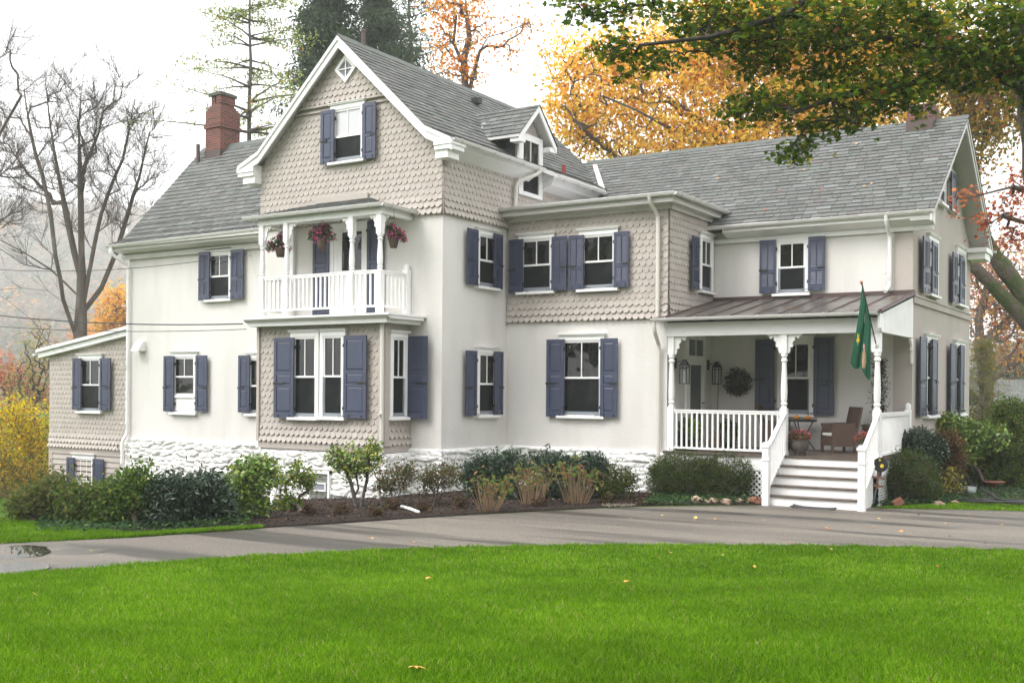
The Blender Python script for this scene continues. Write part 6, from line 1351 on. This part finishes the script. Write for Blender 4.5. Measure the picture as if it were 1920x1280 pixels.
def planter(label, px, Y, h, hang):
    x = pix(px, 800, Y=Y)[0]; t = thing('potted_plant', label, 'potted plant', (x, Y, PZ), 'potted plants behind the porch railing')
    b = MB(); b.lathe(x, Y, [(PZ, .16), (PZ+h, .21), (PZ+h, .17)], 16); b.build('pot', M['iron'], t, smooth=True)
    P = in_blobs([((x, Y, PZ+h+.1), (.26, .24, .22)), ((x+.12, Y-.15, PZ+h-.1), (.16, .12, .25))], 600); leaves('foliage', P, .09, hang, parent=t)
planter('lime green trailing plant in a dark pot behind the left of the porch railing', 1296, 22.75, .38, [((.20, .34, .03), 4), ((.08, .14, .02), 2)])
planter('dark green plant in a black pot at the left end of the porch', 1278, 23.2, .40, [((.03, .07, .02), 4), ((.06, .11, .03), 2)])
planter('mid green plant in a dark pot below the wreath', 1366, 23.9, .36, [((.05, .10, .02), 4), ((.12, .18, .03), 1)])
# doormat
g = gpix(1527, 953.5); t = thing('doormat', 'curled black rubber mat lying at the foot of the porch steps', 'doormat', tuple(g)); V = []; 
for i in range(21):
    for j in range(5): u = i/20-.5; v = j/4-.5; V.append((g[0]+u*.85, g[1]-.02+v*.28-.05, gz(g[0]+u*.85, g[1]+v*.28)+.018+.035*abs(u*2)**3*(1 if u < 0 else .4)+.02*(v > .2)))
F = [(i*5+j, (i+1)*5+j, (i+1)*5+j+1, i*5+j+1) for i in range(20) for j in range(4)]
o = npmesh('mat', V, F, M['rubber'], parent=t, smooth=True); md = o.modifiers.new('solid', 'SOLIDIFY'); md.thickness = .015
# garden stake: black round face with yellow dots, two crossboards on a blue stake
g = gpix(1644, 953); dd = float(np.dot(g, CW)); Yg = g[1]-.0
def at(x, y): return pix(x, y, Y=Yg)
t = thing('garden_stake', 'black round garden ornament with yellow dots on a stake with crossboards', 'garden ornament', tuple(g))
b = MB(); p0, p1 = at(1638, 942), at(1652, 868); b.tube([p0, at(1643, 915)], .018, 6); b.build('stake', M['bluewood'], t)
b = MB(); b.tube([at(1643, 918), at(1648, 885)], .02, 6); b.build('neck', M['wood'], t)
c = at(1651, 871); r = .145
b = MB(); b.prism([(c[0]+r*math.cos(a), c[2]+r*math.sin(a)) for a in np.linspace(0, 6.283, 25)[:-1]], 'y', Yg-.012, Yg+.012); c2 = at(1649, 887); b.prism([(c2[0]-.05, c2[2]-.06), (c2[0]+.03, c2[2]-.06), (c2[0]+.055, c2[2]+.08), (c2[0]-.04, c2[2]+.08)], 'y', Yg-.010, Yg+.010); b.build('face', M['iron'], t)
for (x, y, rr) in ((1654, 873, .038), (1650, 862, .02)):
    c = at(x, y); b = MB(); b.prism([(c[0]+rr*math.cos(a), c[2]+rr*math.sin(a)) for a in np.linspace(0, 6.283, 17)[:-1]], 'y', Yg-.02, Yg-.0125); b.build('dot', M['yellow'], t)
for (x0, y0, x1, y1) in ((1635, 893, 1659, 897), (1637, 909, 1656, 912)):
    a, c = at(x0, y0), at(x1, y1); b = MB(); b.prism([(a[0], a[2]-.022), (c[0], c[2]-.022), (c[0]+.01, c[2]), (c[0], c[2]+.022), (a[0], a[2]+.022)], 'y', Yg-.03, Yg-.012); b.build('crossboard', M['wood'], t)
# rocks, brick
def rock(label, px, py, wpx, hpx, m='rock', seed=0, name='rock', group='rocks edging the bed by the steps'):
    g = gpix(px, py); s = float(np.dot(g, CW))/CF; R = np.random.default_rng(seed); bm_ = []
    import bmesh
    bm = bmesh.new(); bmesh.ops.create_icosphere(bm, subdivisions=3, radius=1)
    k = R.normal(size=(7, 3)); kk = k/np.linalg.norm(k, axis=1)[:, None]
    for v in bm.verts:
        n = np.array(v.co); f = 1.0
        for q in kk: f = min(f, .80/max(1e-3, float(np.dot(n, q)))) if np.dot(n, q) > .80 else f
        f *= 1+.06*math.sin(n[0]*7+seed)+.05*math.sin(n[1]*9+n[2]*6+seed)
        v.co = Vector((g[0]+n[0]*f*wpx*s*.5, g[1]+n[1]*f*wpx*s*.4, g[2]+hpx*s*.38+n[2]*f*hpx*s*.55))
    me = bpy.data.meshes.new(name); me2 = bm.to_mesh(me); bm.free(); me.materials.append(M[m]); o = bpy.data.objects.new(name, me); COL.objects.link(o); tagit(o, label, 'rock', group)
rock('reddish rock left of the three pale rocks before the yew', 1306, 944, 24, 17, seed=1); rock('pale tan rock, middle of the edging before the yew', 1334, 945, 26, 13, seed=2); rock('tan rock nearest the yew mound centre', 1361, 946, 24, 13, seed=3)
rock('brown rock beside the left newel post', 1417, 945, 36, 17, 'terracotta', seed=4); rock('small brown rock tucked behind the brown one', 1387, 943, 18, 10, seed=5)
rock('flat reddish rock in the ivy right of the brick', 1759, 949, 24, 12, seed=6); rock('smaller reddish rock farther right in the ivy', 1790, 946, 18, 9, seed=7)
g = gpix(1683, 952); t = MB(); 
ang = .5; 
def rot3(p): 
    x, y, z = p; x2 = x*math.cos(.5)-z*math.sin(.5); z2 = x*math.sin(.5)+z*math.cos(.5); return (g[0]+x2*math.cos(.7)-y*math.sin(.7), g[1]+x2*math.sin(.7)+y*math.cos(.7), g[2]+.11+z2)
t.add([rot3(p) for p in [(-.11, -.05, -.07), (.11, -.05, -.07), (.11, .05, -.07), (-.11, .05, -.07), (-.10, -.05, .07), (.10, -.05, .07), (.10, .05, .07), (-.10, .05, .07)]], [(0, 3, 2, 1), (4, 5, 6, 7), (0, 1, 5, 4), (1, 2, 6, 5), (2, 3, 7, 6), (3, 0, 4, 7)])
o = t.build('brick', M['terracotta']); tagit(o, 'orange brick tipped on its corner in the ivy by the round yew', 'brick')
md = o.modifiers.new('bevel', 'BEVEL'); md.width = .008; md.segments = 2
# bucket, dish, hose
g = gpix(1815, 934); t = thing('bucket', 'dull zinc bucket standing in the ivy under the azalea', 'bucket', tuple(g))
b = MB(); b.lathe(g[0], g[1], [(g[2], .14), (g[2]+.26, .18), (g[2]+.27, .188), (g[2]+.26, .17), (g[2]+.1, .15)], 24); b.build('pail', M['zinc'], t, smooth=True)
b = MB(); b.tube([(g[0]+.185*math.cos(a), g[1]+.03, g[2]+.25+.14*math.sin(a)) for a in np.linspace(0, math.pi, 13)], .005, 5); b.build('handle', M['iron'], t)
g = gpix(1862, 921); b = MB(); zz = g[2]+.22; b.lathe(g[0], g[1], [(g[2], .07), (zz-.05, .10), (zz, .25), (zz+.03, .26), (zz+.01, .22)], 22); o = b.build('bowl', M['terracotta'], smooth=True); tagit(o, 'shallow terracotta bowl among the ivy near the right edge', 'bowl')
b = MB(); g = gpix(1890, 948); P = []
for i in range(150):
    a = i*.20; rr = .62+.16*math.sin(i*.13); x = g[0]+rr*math.cos(a)*1.1+.1*math.sin(i*.05); y = g[1]+rr*math.sin(a)*.75; P.append((x, y, gz(x, y)+.05+.02*(i % 31)/8+.02*math.sin(i*.7)))
b.tube(P, .016, 6); x = g[0]; b.tube([(x-.6, g[1]+.5, gz(x, g[1])+.30), (x-.2, g[1]+.2, gz(x, g[1])+.10), (x+.4, g[1], gz(x, g[1])+.12), (x+1.2, g[1]-.1, gz(x+1, g[1])+.28)], .02, 6); o = b.build('garden_hose', M['rubber'], smooth=True); tagit(o, 'dark garden hose coiled loosely on the grass at the right edge', 'hose')
# pale pipe and stones in the mulch
g = gpix(768, 966); b = MB(); a, c = gpix(753, 956), gpix(785, 966); b.tube([a+(0, 0, .07), (a+c)/2+(0, 0, .075), c+(0, 0, .06)], .03, 10); o = b.build('drain_pipe', M['stone'], smooth=True); tagit(o, 'short white drain pipe lying in the mulch by the driveway', 'pipe')
g = gpix(508, 962); b = MB(); b.tube([g+(-.05, .3, .5), g+(0, .1, .45), g+(0, 0, .25), g+(.12, -.15, .10)], .05, 10); o = b.build('drain_spout', M['white'], smooth=True); tagit(o, 'white drain spout bending out of the shrubs left of the bay', 'pipe')
q = scatter_strip(fo([(1130, 952), (1190, 950.5)]), fo([(1130, 948), (1195, 946)]), 500); P = np.c_[q, gz(q[:, 0], q[:, 1])+.035]
o = leaves('gravel', P, .04, [((.45, .40, .33), 3), ((.25, .22, .18), 2)], 'leaf', 'oval', tilt=.6); tagit(o, 'small patch of pale gravel at the edge of the mulch', 'gravel', kind='stuff')
# overhead wires
def wire(label, pa, pb, sag, r=.011):
    pa = np.array(pa); pb = np.array(pb); P = [pa+(pb-pa)*f-np.array([0, 0, sag*4*f*(1-f)]) for f in np.linspace(0, 1, 24)]; b = MB(); b.tube(P, r, 5); o = b.build('overhead_wire', M['rubber']); tagit(o, label, 'wire', 'service wires running to the house')
pe = pix(464, 476, Y=20.40); wire('uppermost wire, crossing the left wall to the balcony corner', pd(-260, 470, 34), pe, .55, .009)
b = MB(); b.tube([pe, pe+(.12, -.05, -.12), pe+(.16, -.05, -.35), pe+(.30, -.1, -.55)], .007, 5); b.tube([pe, pe+(.2, -.03, .02), pe+(.3, -.05, -.2), pe+(.36, -.1, -.6)], .006, 5); o = b.build('cable_loops', M['pipe']); o.parent = house; o.matrix_parent_inverse = Matrix.Translation(-Vector(house.location)); 
wire('thick dark wire ending at the balcony slab, above the lowest wire', pd(-260, 548, 36), pix(455, 607, Y=18.45), .35, .016)
wire('lowest thin wire ending just under the balcony slab', pd(-260, 580, 36), pix(462, 617, Y=18.6), .30, .009)
# neighbouring house on the right
nb = thing('neighbour_house', 'low grey roofed house far off past the right gable', 'house', tuple(ground_at(1960, 68)))
a = pd(1868, 765, 68); c = pd(2080, 765, 68); zt = pd(1900, 722, 71)[2]; dv = CW*5.0; e1 = (c-a)/np.linalg.norm(c-a); zlo = a[2]
b = MB(); u = CW.copy(); u[2] = 0
pts = [a, c, c+u*9, a+u*9]; b.add([(p[0], p[1], zlo-3.2) for p in pts]+[(p[0], p[1], zlo+.05) for p in pts], [(0, 1, 5, 4), (1, 2, 6, 5), (2, 3, 7, 6), (3, 0, 4, 7), (4, 5, 6, 7)]); b.build('wall', M['far_stone'], nb)
b = MB(); n0 = a-u*.5-e1*.5; n1 = c-u*.5+e1*.5; f0 = n0+u*10; f1 = n1+u*10; r0_ = (n0+f0)/2; r1_ = (n1+f1)/2; Z = lambda p, z: (p[0], p[1], z)
b.add([Z(n0, zlo), Z(n1, zlo), Z(r1_, zt+.35), Z(r0_, zt+.35), Z(f0, zlo), Z(f1, zlo)], [(0, 1, 2, 3), (3, 2, 5, 4)])
e2 = np.array([u[0]*5, u[1]*5, zt+.35-zlo]); L = np.linalg.norm(e2); tiles(b, Z(n0, zlo+.02), e1, e2/L, [(0, 0), (np.linalg.norm(n1-n0), 0), (np.linalg.norm(n1-n0), L), (0, L)], course=.3, tw=.5, seed=77); b.build('roof', M['slate'], nb, col=True)
# fallen leaves
import bmesh
lv = MB(); sv, sf = SHAPES['maple']; lv.add([(x*.09, y*.09, z*.12+.012) for x, y, z in sv], [tuple(dict.fromkeys(f)) for f in sf])
LC = [mat('fallen_orange', (.72, .30, .05), .6), mat('fallen_red', (.45, .10, .04), .6), mat('fallen_yellow', (.75, .50, .10), .6), mat('fallen_tan', (.50, .30, .16), .7)]
protos = []
for k, m_ in enumerate(LC):
    o = lv.build('fallen_leaf', m_); protos.append(o)
spots = [(802, 831), (1003, 820), (1068, 804), (1245, 861), (1418, 822), (1282, 947), (1509, 995), (720, 927), (955, 914), (458, 890), (472, 903), (1200, 1168), (374, 1036), (660, 1010)]
S = [(1420+x*.2812, 740+y*.2812) for x, y in spots]
S += [(1182, 973), (1243, 967), (1307, 972), (1303, 976), (1341, 974), (1434, 977), (700, 1010), (775, 1018), (516, 1052), (458, 1060), (799, 1092), (1150, 1100), (1178, 1098), (771, 1268), (1420, 1112), (1260, 1042), (1354, 1046), (1417, 1069), (1176, 1097), (62, 1122), (1480, 1020), (1880, 985), (1730, 1012), (1640, 990), (1560, 1035), (170, 1035), (5, 1020), (900, 1040)]
names = {0: 'orange', 1: 'dull red', 2: 'yellow', 3: 'tan'}; first = [True]*4
for i, (x, y) in enumerate(S):
    k = (0 if x == 771 else int(rng.choice([0, 1, 2, 3], p=[.35, .2, .2, .25]))); g = gpix(x, y); o = protos[k]
    if first[k]: first[k] = False
    else: o = o.copy(); COL.objects.link(o)
    onl = inside_near(np.array([[g[0], g[1]]]))[0]; up = .045 if onl else .016
    s = (1.1 if x == 771 else rng.uniform(.45, .7)) if onl else rng.uniform(.45, .85); o.location = (g[0], g[1], g[2]+up); o.rotation_euler = (rng.normal(0, .25), rng.normal(0, .25), rng.random()*6.28); o.scale = (s, s, s)
    tagit(o, '%s fallen maple leaf lying on the %s' % (names[k], 'lawn' if onl else 'driveway'), 'leaf', 'fallen %s leaves on the %s' % (names[k], 'lawn' if onl else 'driveway'))
# leaves caught on the roofs
rs_ = []
for (x, y) in ((1605, 273), (1510, 293), (1507, 322), (1620, 353), (1634, 348), (1345, 338), (1460, 360), (1435, 397), (1540, 358), (1110, 314)):
    # front slope plane of the right wing: z = 3.97 + .718 (y-24.52)
    d_ = ray(x, y); t_ = (3.97-.7183*24.52)/(d_[2]-.7183*d_[1]); P = d_*t_; rs_.append((P, math.atan(.7183), 'shingled roof'))
for (x, y) in ((1379, 571), (1467, 572), (1566, 563), (1428, 580), (1301, 583), (1483, 581), (1633, 578), (1674, 560)):
    d_ = ray(x, y); t_ = (1.60-sl_*21.92)/(d_[2]-sl_*d_[1]); P = d_*t_; rs_.append((P, math.atan(sl_), 'porch roof'))
for i, (P, an, wh) in enumerate(rs_):
    k = int(rng.choice([0, 1, 3])); o = protos[k].copy(); COL.objects.link(o); o.location = (P[0], P[1], P[2]+.035); o.rotation_euler = (an, 0, 0); o.scale = (.8, .8, .8); tagit(o, '%s fallen maple leaf caught on the %s' % (names[k], wh), 'leaf', 'fallen %s leaves on the %s' % (names[k], wh))
# ------------------------------------------------------------------ the misty air
HX = [pd(a, 700, q) for a in (-300, 2300) for q in (400,)]
b = MB(); b.box((-1350, -140, -30), (860, 1150, 170)); mh = bpy.data.materials.new('haze'); mh.use_nodes = True; t = mh.node_tree; t.nodes.remove(t.nodes['Principled BSDF'])
pv = t.nodes.new('ShaderNodeVolumePrincipled'); pv.inputs['Color'].default_value = (.985, .988, 1, 1); pv.inputs['Density'].default_value = .00085; pv.inputs['Anisotropy'].default_value = .2; t.links.new(pv.outputs[0], t.nodes['Material Output'].inputs['Volume'])
hz_ = b.build('haze', mh); tagit(hz_, 'thin morning mist filling the whole valley', 'haze', kind='stuff')
